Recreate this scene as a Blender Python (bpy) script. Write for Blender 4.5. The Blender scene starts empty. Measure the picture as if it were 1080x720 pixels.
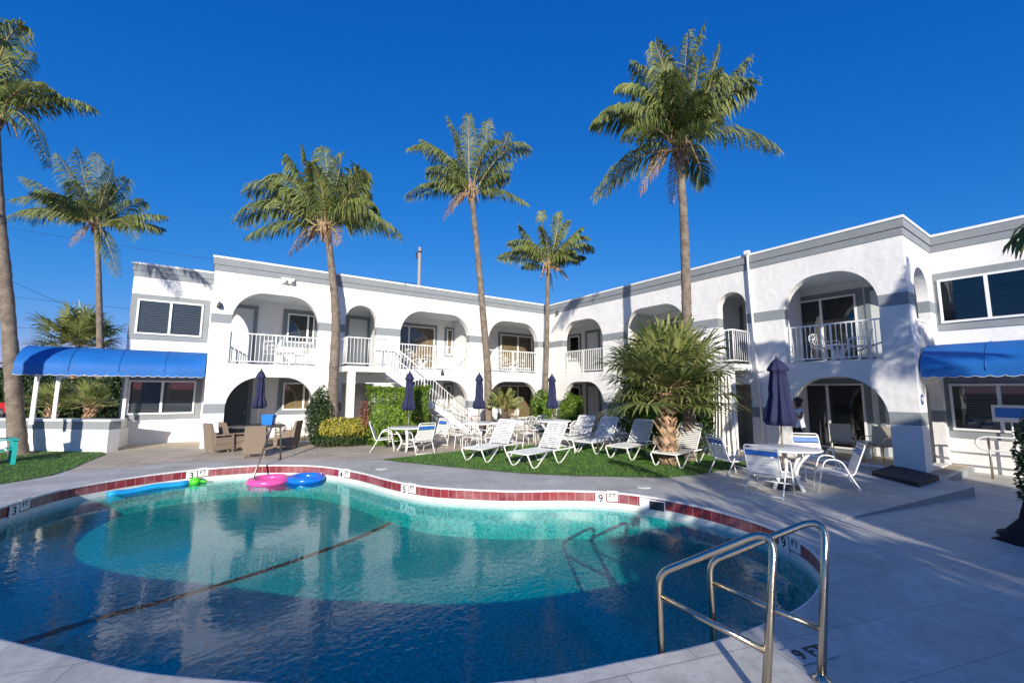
import bpy, bmesh, math, random
from mathutils import Vector, Matrix
random.seed(7)
R = math.radians
scene = bpy.context.scene
col = scene.collection
# ------------------------------------------------------------------ camera, sky, sun, exposure
TH = 0.597865; PITCH = 0.114338; ROLL = -0.004865; FPX = 444.755
CAM = Vector((-13.7711, -16.8216, 1.9))
cu = Vector((math.cos(TH), math.sin(TH))); cd = Vector((-math.sin(TH), math.cos(TH)))
RIGHT = Vector((cu.x, cd.x, 0)); FWD = Vector((cu.y, cd.y, 0)); UP = Vector((0, 0, 1))
cam_d = bpy.data.cameras.new('camera'); cam = bpy.data.objects.new('camera', cam_d); col.objects.link(cam)
cam_d.sensor_width = 36; cam_d.lens = 36 * FPX / 1080; cam_d.clip_end = 3000; cam_d.clip_start = .05
fw = (FWD * math.cos(PITCH) + UP * math.sin(PITCH)).normalized()
upv = RIGHT.cross(fw)
m = Matrix((RIGHT, upv, -fw)).transposed()
m = m @ Matrix.Rotation(-ROLL, 3, 'Z')
cam.matrix_world = Matrix.Translation(CAM) @ m.to_4x4()
scene.camera = cam
SUN_A = R(32.0); SUN_E = R(16.8)          # azimuth measured from -Y towards -X, elevation
sun_dir = Vector((-math.sin(SUN_A) * math.cos(SUN_E), -math.cos(SUN_A) * math.cos(SUN_E), math.sin(SUN_E)))
w = bpy.data.worlds.new('World'); scene.world = w; w.use_nodes = True
nt = w.node_tree; bg = nt.nodes['Background']
sky = nt.nodes.new('ShaderNodeTexSky'); sky.sky_type = 'NISHITA'; sky.sun_disc = False
sky.sun_elevation = SUN_E; sky.sun_rotation = math.atan2(sun_dir.x, sun_dir.y)
sky.air_density = 1.0; sky.dust_density = 0.0; sky.ozone_density = 3.0; sky.altitude = 0
SKY = .13
# camera response of the photo: deep saturated blue (per-channel gamma on the sky colour)
sep = nt.nodes.new('ShaderNodeSeparateColor'); cmb = nt.nodes.new('ShaderNodeCombineColor'); nt.links.new(sky.outputs[0], sep.inputs[0])
for k, (a_, g_) in enumerate(((.71, 2.1), (.443, .826), (.774, .51))):
    p1 = nt.nodes.new('ShaderNodeMath'); p1.operation = 'MULTIPLY'; p1.inputs[1].default_value = SKY; nt.links.new(sep.outputs[k], p1.inputs[0])
    p2 = nt.nodes.new('ShaderNodeMath'); p2.operation = 'POWER'; p2.inputs[1].default_value = g_; nt.links.new(p1.outputs[0], p2.inputs[0])
    p3 = nt.nodes.new('ShaderNodeMath'); p3.operation = 'MULTIPLY'; p3.inputs[1].default_value = a_ * .94 / SKY; nt.links.new(p2.outputs[0], p3.inputs[0])
    nt.links.new(p3.outputs[0], cmb.inputs[k])
nt.links.new(cmb.outputs[0], bg.inputs[0])
bg.inputs[1].default_value = 0.13
sd = bpy.data.lights.new('sun', 'SUN'); sun = bpy.data.objects.new('sun', sd); col.objects.link(sun)
sd.energy = 5.0; sd.angle = R(0.5); sd.color = (1.0, 0.93, 0.82)
sun.rotation_euler = sun_dir.to_track_quat('Z', 'Y').to_euler()
scene.view_settings.view_transform = 'Standard'; scene.view_settings.look = 'None'
scene.view_settings.exposure = 0.30; scene.view_settings.gamma = 1.0
scene.cycles.max_bounces = 8; scene.cycles.transparent_max_bounces = 16

# ------------------------------------------------------------------ measuring helpers (photo pixel -> point on a real plane)
def ray(px, py):
    a, b = px - 540, py - 360
    U = a * math.cos(ROLL) + b * math.sin(ROLL); V = -a * math.sin(ROLL) + b * math.cos(ROLL)
    x = U / FPX; up = -V / FPX
    y = math.cos(PITCH) - up * math.sin(PITCH); z = math.sin(PITCH) + up * math.cos(PITCH)
    return RIGHT * x + FWD * y + UP * z
def G(px, py, z=0.0):
    d = ray(px, py); t = (z - CAM.z) / d.z
    return CAM + d * t
# ------------------------------------------------------------------ scene-graph helpers
def tag(o, label=None, cat=None, group=None, kind=None):
    if label: o['label'] = label
    if cat: o['category'] = cat
    if group: o['group'] = group
    if kind: o['kind'] = kind
    return o
def empty(name, loc=(0, 0, 0), rz=0, label=None, cat=None, group=None):
    o = bpy.data.objects.new(name, None); col.objects.link(o); o.location = loc; o.rotation_euler = (0, 0, rz)
    o.empty_display_size = .1
    return tag(o, label, cat, group)
def copy_tree(o, parent=None):
    c = o.copy(); col.objects.link(c); c.parent = parent
    for ch in list(o.children): copy_tree(ch, c)
    return c
class MB:
    def __init__(s): s.v = []; s.f = []; s.sm = []
    def add(s, vs, fs, smooth=False):
        b = len(s.v); s.v += [tuple(p) for p in vs]; s.f += [tuple(b + i for i in f) for f in fs]; s.sm += [smooth] * len(fs); return s
    def box(s, c, size, rz=0, M=None):
        sx, sy, sz = (a / 2 for a in size)
        P = [Vector((x, y, z)) for x in (-sx, sx) for y in (-sy, sy) for z in (-sz, sz)]
        if M is None: M = Matrix.Rotation(rz, 3, 'Z')
        P = [M @ p + Vector(c) for p in P]
        return s.add(P, [(0, 1, 3, 2), (4, 6, 7, 5), (0, 4, 5, 1), (2, 3, 7, 6), (0, 2, 6, 4), (1, 5, 7, 3)])
    def b2(s, a, b):
        return s.box([(a[i] + b[i]) / 2 for i in range(3)], [abs(b[i] - a[i]) for i in range(3)])
    def tube(s, pts, r, n=8, caps=True, flat=None):
        pts = [Vector(p) for p in pts]; k = len(pts)
        rr = r if isinstance(r, (list, tuple)) else [r] * k
        T = [(pts[min(i + 1, k - 1)] - pts[max(i - 1, 0)]).normalized() for i in range(k)]
        N = T[0].orthogonal().normalized()
        if abs(T[0].z) < .9: N = (Vector((0, 0, 1)) - T[0] * T[0].z).normalized()
        vs = []
        for i in range(k):
            N = (N - T[i] * N.dot(T[i])); N = N.normalized() if N.length > 1e-6 else T[i].orthogonal().normalized()
            B = T[i].cross(N)
            for j in range(n):
                a = 2 * math.pi * j / n
                vs.append(pts[i] + (N * math.cos(a) + B * math.sin(a) * (flat or 1)) * rr[i])
        fs = [(i * n + j, i * n + (j + 1) % n, (i + 1) * n + (j + 1) % n, (i + 1) * n + j) for i in range(k - 1) for j in range(n)]
        if caps: fs += [tuple(range(n - 1, -1, -1)), tuple((k - 1) * n + j for j in range(n))]
        return s.add(vs, fs, True)
    def lathe(s, prof, c=(0, 0, 0), n=24, M=None, fn=None):
        vs = []
        for (r, z) in prof:
            for j in range(n):
                a = 2 * math.pi * j / n
                q = fn(a, z) if fn else 1
                p = Vector((r * q * math.cos(a), r * q * math.sin(a), z))
                if M is not None: p = M @ p
                vs.append(p + Vector(c))
        k = len(prof)
        fs = [(i * n + j, i * n + (j + 1) % n, (i + 1) * n + (j + 1) % n, (i + 1) * n + j) for i in range(k - 1) for j in range(n)]
        if prof[0][0] > 1e-4: fs.append(tuple(range(n - 1, -1, -1)))
        if prof[-1][0] > 1e-4: fs.append(tuple((k - 1) * n + j for j in range(n)))
        return s.add(vs, fs, True)
    def build(s, name, mat, parent=None):
        me = bpy.data.meshes.new(name); me.from_pydata(s.v, [], s.f)
        me.polygons.foreach_set('use_smooth', s.sm)
        me.materials.append(mat); me.update()
        o = bpy.data.objects.new(name, me); col.objects.link(o)
        if parent: o.parent = parent
        return o
def smooth_path(pts, r=.08, n=5):
    """round the corners of a polyline"""
    pts = [Vector(p) for p in pts]; out = [pts[0]]
    for i in range(1, len(pts) - 1):
        a, b, c = pts[i - 1], pts[i], pts[i + 1]
        d1 = min(r, (a - b).length * .48); d2 = min(r, (c - b).length * .48)
        p = b + (a - b).normalized() * d1; q = b + (c - b).normalized() * d2
        for k in range(n + 1):
            t = k / n; out.append(p * (1 - t) ** 2 + b * 2 * t * (1 - t) + q * t * t)
    out.append(pts[-1]); return out
def catmull(P, n=8, closed=True):
    P = [Vector(p) for p in P]; out = []; k = len(P)
    for i in range(k if closed else k - 1):
        a, b, c, d = P[(i - 1) % k], P[i], P[(i + 1) % k], P[(i + 2) % k]
        for j in range(n):
            t = j / n
            out.append(.5 * ((2 * b) + (c - a) * t + (2 * a - 5 * b + 4 * c - d) * t * t + (3 * b - a - 3 * c + d) * t ** 3))
    return out
# ------------------------------------------------------------------ materials
def mat(name, color, rough=.6, metal=0, bump=0, bscale=20, var=0, vscale=3, color2=None, spec=None, coord='Object', detail=4):
    M = bpy.data.materials.new(name); M.use_nodes = True; t = M.node_tree; p = t.nodes['Principled BSDF']
    p.inputs['Base Color'].default_value = (*color, 1); p.inputs['Roughness'].default_value = rough; p.inputs['Metallic'].default_value = metal
    if spec is not None: p.inputs['Specular IOR Level'].default_value = spec
    tc = None
    if bump or var or color2: tc = t.nodes.new('ShaderNodeTexCoord')
    if var or color2:
        nz = t.nodes.new('ShaderNodeTexNoise'); nz.inputs['Scale'].default_value = vscale; nz.inputs['Detail'].default_value = detail
        t.links.new(tc.outputs[coord], nz.inputs['Vector'])
        cr = t.nodes.new('ShaderNodeValToRGB'); c2 = color2 or tuple(c * (1 - var) for c in color)
        cr.color_ramp.elements[0].position = .35; cr.color_ramp.elements[1].position = .65
        cr.color_ramp.elements[0].color = (*c2, 1); cr.color_ramp.elements[1].color = (*color, 1)
        t.links.new(nz.outputs['Fac'], cr.inputs[0]); t.links.new(cr.outputs[0], p.inputs['Base Color'])
    if bump:
        nb = t.nodes.new('ShaderNodeTexNoise'); nb.inputs['Scale'].default_value = bscale; nb.inputs['Detail'].default_value = 5
        t.links.new(tc.outputs[coord], nb.inputs['Vector'])
        bp = t.nodes.new('ShaderNodeBump'); bp.inputs['Strength'].default_value = bump; bp.inputs['Distance'].default_value = .03
        t.links.new(nb.outputs['Fac'], bp.inputs['Height']); t.links.new(bp.outputs[0], p.inputs['Normal'])
    return M
def stucco(name, bands, white=(.82, .81, .78), grey=(.25, .275, .29)):
    M = bpy.data.materials.new(name); M.use_nodes = True; t = M.node_tree; p = t.nodes['Principled BSDF']; N = t.nodes.new; L = t.links.new
    p.inputs['Roughness'].default_value = .85
    g = N('ShaderNodeNewGeometry'); sp = N('ShaderNodeSeparateXYZ'); L(g.outputs['Position'], sp.inputs[0])
    acc = None
    for (a, b) in bands:
        m1 = N('ShaderNodeMath'); m1.operation = 'GREATER_THAN'; L(sp.outputs['Z'], m1.inputs[0]); m1.inputs[1].default_value = a
        m2 = N('ShaderNodeMath'); m2.operation = 'LESS_THAN'; L(sp.outputs['Z'], m2.inputs[0]); m2.inputs[1].default_value = b
        mm = N('ShaderNodeMath'); mm.operation = 'MULTIPLY'; L(m1.outputs[0], mm.inputs[0]); L(m2.outputs[0], mm.inputs[1])
        if acc is None: acc = mm
        else:
            ad = N('ShaderNodeMath'); ad.operation = 'MAXIMUM'; L(acc.outputs[0], ad.inputs[0]); L(mm.outputs[0], ad.inputs[1]); acc = ad
    # faint weathering of the paint
    nz = N('ShaderNodeTexNoise'); nz.inputs['Scale'].default_value = 1.3; nz.inputs['Detail'].default_value = 8; nz.inputs['Roughness'].default_value = .7
    L(g.outputs['Position'], nz.inputs['Vector'])
    cr = N('ShaderNodeValToRGB'); cr.color_ramp.elements[0].position = .3; cr.color_ramp.elements[1].position = .62
    cr.color_ramp.elements[0].color = (*[c * .86 for c in white], 1); cr.color_ramp.elements[1].color = (*white, 1); L(nz.outputs['Fac'], cr.inputs[0])
    mx = N('ShaderNodeMix'); mx.data_type = 'RGBA'; L(cr.outputs[0], mx.inputs[6]); mx.inputs[7].default_value = (*grey, 1)
    if acc: L(acc.outputs[0], mx.inputs[0])
    else: mx.inputs[0].default_value = 0
    L(mx.outputs[2], p.inputs['Base Color'])
    nb = N('ShaderNodeTexNoise'); nb.inputs['Scale'].default_value = 5; nb.inputs['Detail'].default_value = 6; L(g.outputs['Position'], nb.inputs['Vector'])
    n2 = N('ShaderNodeTexNoise'); n2.inputs['Scale'].default_value = 45; n2.inputs['Detail'].default_value = 3; L(g.outputs['Position'], n2.inputs['Vector'])
    ma = N('ShaderNodeMath'); ma.operation = 'MULTIPLY_ADD'; L(n2.outputs['Fac'], ma.inputs[0]); ma.inputs[1].default_value = .25; L(nb.outputs['Fac'], ma.inputs[2])
    bp = N('ShaderNodeBump'); bp.inputs['Strength'].default_value = .42; bp.inputs['Distance'].default_value = .035
    L(ma.outputs[0], bp.inputs['Height']); L(bp.outputs[0], p.inputs['Normal'])
    return M
def leafmat(name, c1, c2, scale=4, rough=.45, trans=.35):
    M = bpy.data.materials.new(name); M.use_nodes = True; t = M.node_tree; N = t.nodes.new; L = t.links.new
    p = t.nodes['Principled BSDF']; out = t.nodes['Material Output']
    g = N('ShaderNodeNewGeometry'); nz = N('ShaderNodeTexNoise'); nz.inputs['Scale'].default_value = scale; nz.inputs['Detail'].default_value = 3
    L(g.outputs['Position'], nz.inputs['Vector'])
    rnd = N('ShaderNodeMath'); rnd.operation = 'MULTIPLY_ADD'; L(g.outputs['Random Per Island'], rnd.inputs[0]); rnd.inputs[1].default_value = .5
    L(nz.outputs['Fac'], rnd.inputs[2])
    cr = N('ShaderNodeValToRGB'); cr.color_ramp.elements[0].position = .45; cr.color_ramp.elements[1].position = 1.0
    cr.color_ramp.elements[0].color = (*c1, 1); cr.color_ramp.elements[1].color = (*c2, 1); L(rnd.outputs[0], cr.inputs[0])
    L(cr.outputs[0], p.inputs['Base Color']); p.inputs['Roughness'].default_value = rough
    tr = N('ShaderNodeBsdfTranslucent'); L(cr.outputs[0], tr.inputs[0])
    mx = N('ShaderNodeMixShader'); mx.inputs[0].default_value = trans; L(p.outputs[0], mx.inputs[1]); L(tr.outputs[0], mx.inputs[2]); L(mx.outputs[0], out.inputs[0])
    return M
def glassmat(name):
    M = bpy.data.materials.new(name); M.use_nodes = True; t = M.node_tree; N = t.nodes.new; L = t.links.new
    out = t.nodes['Material Output']; fr = N('ShaderNodeFresnel'); fr.inputs[0].default_value = 1.6
    tr = N('ShaderNodeBsdfTransparent'); tr.inputs[0].default_value = (.80, .82, .83, 1); gl = N('ShaderNodeBsdfGlossy'); gl.inputs['Roughness'].default_value = .02
    mx = N('ShaderNodeMixShader'); L(fr.outputs[0], mx.inputs[0]); L(tr.outputs[0], mx.inputs[1]); L(gl.outputs[0], mx.inputs[2]); L(mx.outputs[0], out.inputs[0])
    return M
M_fac = stucco('facade_stucco', [(5.79, 7), (4.05, 4.36), (1.10, 1.41)])
M_rec = stucco('wall_stucco', [(5.79, 7)])
M_plain = stucco('plain_stucco', [])
M_in = stucco('niche_stucco', [], white=(.78, .80, .80))
M_grey = mat('grey_paint', (.25, .275, .29), .8, bump=.3, bscale=12, var=.08)
M_dgrey = mat('dark_grey_trim', (.20, .235, .26), .8, bump=.2, bscale=12)
M_cap = mat('white_cap', (.82, .82, .80), .6, var=.06)
M_frame = mat('white_frame', (.80, .80, .79), .4)
M_glass = glassmat('window_glass')
M_room = mat('room_dark', (.035, .04, .045), .8)
M_blind = mat('dark_blind', (.16, .18, .20), .5)
M_bamboo = mat('bamboo_blind', (.72, .50, .24), .7, var=.25, vscale=14)
M_door = mat('white_door', (.62, .65, .66), .45, var=.05)
M_rail = mat('white_railing', (.82, .82, .80), .4)
M_white = mat('white_aluminium', (.84, .83, .79), .35, var=.05, vscale=12)
M_strap = mat('white_vinyl_strap', (.80, .80, .76), .45, var=.08, vscale=9)
M_blue = mat('blue_strap', (.03, .15, .52), .45)
M_navy = mat('navy_canvas', (.016, .020, .075), .8, bump=.4, bscale=40, var=.2, vscale=6)
M_awn = mat('blue_awning_canvas', (.006, .135, .46), .65, bump=.35, bscale=3, var=.12, vscale=2)
M_steel = mat('stainless_steel', (.58, .50, .38), .2, metal=1, bump=.08, bscale=60)
M_dark = mat('dark_metal', (.04, .04, .045), .4)
M_wick = mat('wicker', (.33, .25, .18), .75, bump=.9, bscale=90, var=.25, vscale=60)
M_trunk = None

def trunkmat(name, c1, c2, ring=9, bump=.5):
    M = bpy.data.materials.new(name); M.use_nodes = True; t = M.node_tree; p = t.nodes['Principled BSDF']; N = t.nodes.new; L = t.links.new
    tc = N('ShaderNodeTexCoord'); wv = N('ShaderNodeTexWave'); wv.bands_direction = 'Z'; wv.inputs['Scale'].default_value = ring
    wv.inputs['Distortion'].default_value = 2.5; wv.inputs['Detail'].default_value = 3; wv.inputs['Detail Scale'].default_value = 3
    L(tc.outputs['Object'], wv.inputs['Vector'])
    nz = N('ShaderNodeTexNoise'); nz.inputs['Scale'].default_value = 5; nz.inputs['Detail'].default_value = 8; L(tc.outputs['Object'], nz.inputs['Vector'])
    ad = N('ShaderNodeMath'); ad.operation = 'MULTIPLY_ADD'; L(wv.outputs['Fac'], ad.inputs[0]); ad.inputs[1].default_value = .3; L(nz.outputs['Fac'], ad.inputs[2])
    cr = N('ShaderNodeValToRGB'); cr.color_ramp.elements[0].position = .35; cr.color_ramp.elements[1].position = .9
    cr.color_ramp.elements[0].color = (*c1, 1); cr.color_ramp.elements[1].color = (*c2, 1)
    L(ad.outputs[0], cr.inputs[0]); L(cr.outputs[0], p.inputs['Base Color']); p.inputs['Roughness'].default_value = .9
    bp = N('ShaderNodeBump'); bp.inputs['Strength'].default_value = bump; bp.inputs['Distance'].default_value = .05; L(ad.outputs[0], bp.inputs['Height']); L(bp.outputs[0], p.inputs['Normal'])
    return M
M_trunk = trunkmat('palm_bark', (.085, .065, .05), (.27, .22, .17), ring=6)
M_boot = trunkmat('sabal_bark', (.09, .055, .035), (.50, .33, .20), ring=1.2, bump=.8)
M_frond = leafmat('palm_leaf', (.035, .07, .015), (.28, .32, .09), 1.6, .62, .35)
M_dead = leafmat('dry_palm_leaf', (.16, .09, .05), (.42, .29, .16), 1.6, .7, .25)
M_fan = leafmat('fan_palm_leaf', (.05, .09, .02), (.34, .36, .12), 1.8, .4, .35)
M_petiole = mat('palm_petiole', (.35, .33, .12), .5, color2=(.33, .20, .10), vscale=2)
M_hedge = leafmat('hedge_leaf', (.035, .10, .008), (.24, .38, .04), 3)
M_dbush = leafmat('dark_bush_leaf', (.015, .04, .012), (.07, .12, .03), 3)
M_yel = leafmat('croton_leaf', (.18, .19, .02), (.62, .55, .10), 4)
M_red = leafmat('copper_leaf', (.10, .03, .02), (.35, .14, .10), 4)
M_stem = mat('woody_stem', (.10, .07, .045), .9)

# ------------------------------------------------------------------ ground, deck, pool
def polyfill(loops, name, m_, zf, parent=None, kind='structure'):
    bm = bmesh.new(); es = []
    for lp in loops:
        vs = [bm.verts.new((p[0], p[1], zf(p[0], p[1]) if callable(zf) else zf)) for p in lp]
        for i in range(len(vs)): es.append(bm.edges.new((vs[i], vs[(i + 1) % len(vs)])))
    bmesh.ops.triangle_fill(bm, use_beauty=True, use_dissolve=False, edges=es, normal=(0, 0, 1))
    for f in bm.faces:
        f.normal_update()
        if f.normal.z < 0: f.normal_flip()
    me = bpy.data.meshes.new(name); bm.to_mesh(me); bm.free(); me.materials.append(m_)
    o = bpy.data.objects.new(name, me); col.objects.link(o)
    if parent: o.parent = parent
    elif kind: o['kind'] = kind
    return o
pool_pts = [(-17.0, -8.6), (-16.95, -7.5), (-16.6, -6.4), (-16.23, -5.35), (-15.75, -4.8), (-15.1, -4.38), (-14.3, -4.12), (-13.2, -4.15),
            (-12.38, -4.52), (-11.61, -5.23), (-11.05, -6.42), (-10.68, -7.8), (-10.3, -8.7), (-9.85, -9.25), (-9.11, -9.92), (-8.18, -10.5),
            (-7.52, -11.1), (-7.17, -11.88), (-7.06, -12.7), (-7.15, -13.5), (-7.45, -14.15), (-7.95, -14.6), (-8.6, -14.86), (-9.3, -14.98), (-10.03, -14.93),
            (-10.6, -14.83), (-11.3, -14.62), (-12.0, -14.38), (-12.8, -13.95), (-13.5, -13.4), (-14.1, -12.88), (-14.7, -12.2), (-15.3, -11.5), (-16.1, -10.6), (-16.75, -9.6)]
pool = [p.to_2d() for p in catmull([(x, y, 0) for x, y in pool_pts], 6)]
if True:
    area = sum(pool[i].x * pool[(i + 1) % len(pool)].y - pool[(i + 1) % len(pool)].x * pool[i].y for i in range(len(pool)))
    if area < 0: pool.reverse()
NP = len(pool)
def off(lp, d):   # offset outwards (ccw loop)
    out = []
    for i in range(len(lp)):
        t = (lp[(i + 1) % len(lp)] - lp[i - 1]).normalized(); out.append(lp[i] + Vector((t.y, -t.x)) * d)
    return out
def tilemat(name, c1, c2, sx, sy, mortar, mc, rough=.5, bump=.2, rot=0, noise=.5, bias=0):
    M = bpy.data.materials.new(name); M.use_nodes = True; t = M.node_tree; p = t.nodes['Principled BSDF']; N = t.nodes.new; L = t.links.new
    tc = N('ShaderNodeTexCoord'); mp = N('ShaderNodeMapping'); mp.inputs['Rotation'].default_value = (0, 0, rot); L(tc.outputs['Object'], mp.inputs[0])
    br = N('ShaderNodeTexBrick'); L(mp.outputs[0], br.inputs['Vector']); br.inputs['Scale'].default_value = 1; br.inputs['Brick Width'].default_value = sx
    br.inputs['Row Height'].default_value = sy; br.inputs['Mortar Size'].default_value = mortar; br.inputs['Mortar Smooth'].default_value = .4; br.inputs['Bias'].default_value = bias
    br.inputs['Color1'].default_value = (*c1, 1); br.inputs['Color2'].default_value = (*c2, 1); br.inputs['Mortar'].default_value = (*mc, 1)
    nz = N('ShaderNodeTexNoise'); nz.inputs['Scale'].default_value = 1.7; nz.inputs['Detail'].default_value = 9; nz.inputs['Roughness'].default_value = .65; nz.inputs['Distortion'].default_value = 1.2
    L(mp.outputs[0], nz.inputs['Vector'])
    cr = N('ShaderNodeValToRGB'); cr.color_ramp.elements[0].position = .3; cr.color_ramp.elements[1].position = .7
    cr.color_ramp.elements[0].color = (1 - noise, 1 - noise, 1 - noise, 1); cr.color_ramp.elements[1].color = (1, 1, 1, 1); L(nz.outputs['Fac'], cr.inputs[0])
    mx = N('ShaderNodeMix'); mx.data_type = 'RGBA'; mx.blend_type = 'MULTIPLY'; mx.inputs[0].default_value = 1; L(br.outputs['Color'], mx.inputs[6]); L(cr.outputs[0], mx.inputs[7])
    n3 = N('ShaderNodeTexNoise'); n3.inputs['Scale'].default_value = 14; n3.inputs['Detail'].default_value = 10; n3.inputs['Roughness'].default_value = .8; L(mp.outputs[0], n3.inputs['Vector'])
    c3 = N('ShaderNodeValToRGB'); c3.color_ramp.elements[0].position = .36; c3.color_ramp.elements[1].position = .52; c3.color_ramp.elements[0].color = (.72, .72, .74, 1); L(n3.outputs['Fac'], c3.inputs[0])
    m3 = N('ShaderNodeMix'); m3.data_type = 'RGBA'; m3.blend_type = 'MULTIPLY'; m3.inputs[0].default_value = .8; L(mx.outputs[2], m3.inputs[6]); L(c3.outputs[0], m3.inputs[7])
    rr2 = N('ShaderNodeMapRange'); rr2.inputs[3].default_value = rough - .12; rr2.inputs[4].default_value = rough + .2; L(nz.outputs['Fac'], rr2.inputs[0]); L(rr2.outputs[0], p.inputs['Roughness'])
    L(m3.outputs[2], p.inputs['Base Color'])
    bp = N('ShaderNodeBump'); bp.inputs['Strength'].default_value = bump; bp.inputs['Distance'].default_value = .01; L(br.outputs['Fac'], bp.inputs['Height']); bp.invert = True
    L(bp.outputs[0], p.inputs['Normal'])
    return M
M_deck = tilemat('marble_deck', (.72, .69, .61), (.62, .595, .53), 1.2, .6, .006, (.42, .42, .40), .5, .25, R(17), .36)
M_paver = tilemat('travertine_paver', (.68, .57, .43), (.56, .47, .36), .6, .3, .008, (.30, .26, .21), .8, .3, R(8), .25)
M_ground = mat('yard_ground', (.16, .15, .13), .95, var=.3, vscale=.5)
M_asph = mat('asphalt', (.06, .06, .062), .9)
# wide ground sheet with a rectangular opening for the yard
YX0, YX1, YY0, YY1 = -26., 6., -50., 12.
polyfill([[(-900, -900), (900, -900), (900, 900), (-900, 900)], [(YX0 + .5, YY0 + .5), (YX1 - .5, YY0 + .5), (YX1 - .5, YY1 - .5), (YX0 + .5, YY1 - .5)]], 'ground', M_ground, -.05)
ramp_lp = [(-6.4, -14.12), (-1.1, -14.82), (-.45, -14.3), (2.5, -14.3), (2.5, -49), (-6.4, -49)]
def rampz(x, y): return -.15 * min(1, max(0, (x + 6.4) / 5.0))
deck_hole = off(pool, .10)
polyfill([[(YX0, YY0), (YX1, YY0), (YX1, YY1), (YX0, YY1)], [tuple(p) for p in deck_hole], ramp_lp], 'deck', M_deck, 0.0)
polyfill([ramp_lp], 'ramp', M_deck, rampz)
mb = MB()
for i in range(4):
    a = ramp_lp[i]; b = ramp_lp[(i + 1)] if i < 3 else ramp_lp[4]
    if i == 3: break
    mb.add([(a[0], a[1], -.001), (b[0], b[1], -.001), (b[0], b[1], rampz(*b) - .002), (a[0], a[1], rampz(*a) - .004)], [(0, 1, 2, 3)])
mb.build('step', M_grey)['kind'] = 'structure'
paver_px = [(-20.5, 2.5), (-16.45, .25)] + [tuple(G(x, y).to_2d()) for x, y in [(100, 488), (72, 502.5), (120, 498), (170, 492.5), (220, 489), (300, 486), (370, 486), (402, 486.5)]] + \
    [tuple(G(x, y).to_2d()) for x, y in [(520, 477), (620, 471)]] + [(-1.5, -8), (-.6, -12.8), (0, -13.9), (.2, -14.2), (2.5, -14.2), (2.5, -5), (2.5, 2.5)]
polyfill([paver_px], 'paving', M_paver, .004)
turf = [tuple(G(x, y).to_2d()) for x, y in [(404, 486), (425, 488.5), (460, 491.5), (500, 495), (550, 499), (600, 501), (660, 502), (705, 502), (735, 499), (762, 494)]] + [(-1.9, -11.2), (-1.7, -9.0), (-2.6, -6), (-5.5, -4.6)]
M_turf = mat('turf_base', (.07, .15, .025), .9, var=.3, vscale=6, bump=.6, bscale=60)
polyfill([turf], 'lawn', M_turf, .012)
turf2 = [tuple(G(x, y).to_2d()) for x, y in [(0, 516), (30, 511), (56, 506), (74, 500), (92, 492), (113, 483.5)]] + [(-16.6, .62), (-18.5, 2.1), (-24, 3), (-24, -5.5)]
polyfill([turf2], 'lawn', M_turf, .012)
# grass blades over both lawns (one stuff object each)
def inpoly(x, y, P):
    c = False; j = len(P) - 1
    for i in range(len(P)):
        if (P[i][1] > y) != (P[j][1] > y) and x < (P[j][0] - P[i][0]) * (y - P[i][1]) / (P[j][1] - P[i][1]) + P[i][0]: c = not c
        j = i
    return c
M_grass = leafmat('grass_blade', (.05, .14, .015), (.16, .34, .045), 2.5, .6, .3)
def grass(P, n, seed):
    rnd = random.Random(seed); mb = MB(); x0 = min(p[0] for p in P); x1 = max(p[0] for p in P); y0 = min(p[1] for p in P); y1 = max(p[1] for p in P); k = 0
    while k < n:
        x = rnd.uniform(x0, x1); y = rnd.uniform(y0, y1)
        if not inpoly(x, y, P): continue
        k += 1; a = rnd.uniform(0, 6.28); hgt = rnd.uniform(.02, .042); q = .007
        dx, dy = math.cos(a) * q, math.sin(a) * q; lx, ly = rnd.uniform(-.02, .02), rnd.uniform(-.02, .02)
        mb.add([(x - dx, y - dy, .01), (x + dx, y + dy, .01), (x + lx, y + ly, .012 + hgt)], [(0, 1, 2)])
    o = mb.build('grass', M_grass); o['kind'] = 'stuff'; o['label'] = 'short green artificial turf blades'; o['category'] = 'grass'; return o
grass(turf, 26000, 3); grass(turf2, 16000, 4)

WL = -.30
M_cop = mat('pool_coping', (.74, .73, .71), .6, var=.12, vscale=5, bump=.2, bscale=30)
def ringstrip(lpA, zA, lpB, zB, mb):
    n = len(lpA); vs = [(p[0], p[1], zA) for p in lpA] + [(p[0], p[1], zB) for p in lpB]
    mb.add(vs, [(i, (i + 1) % n, n + (i + 1) % n, n + i) for i in range(n)])
mb = MB(); ringstrip(deck_hole, .0, off(pool, .0), .0, mb)
mb.build('coping_edge', M_deck)['kind'] = 'structure'
mb = MB(); ringstrip(pool, .0, off(pool, -.018), -.004, mb); ringstrip(off(pool, -.018), -.004, off(pool, -.018), -.035, mb); ringstrip(off(pool, -.018), -.035, pool, -.035, mb)
# far half of the pool edge shows a thin white bullnose
mb.build('pool_coping', M_cop)['kind'] = 'structure'
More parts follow.
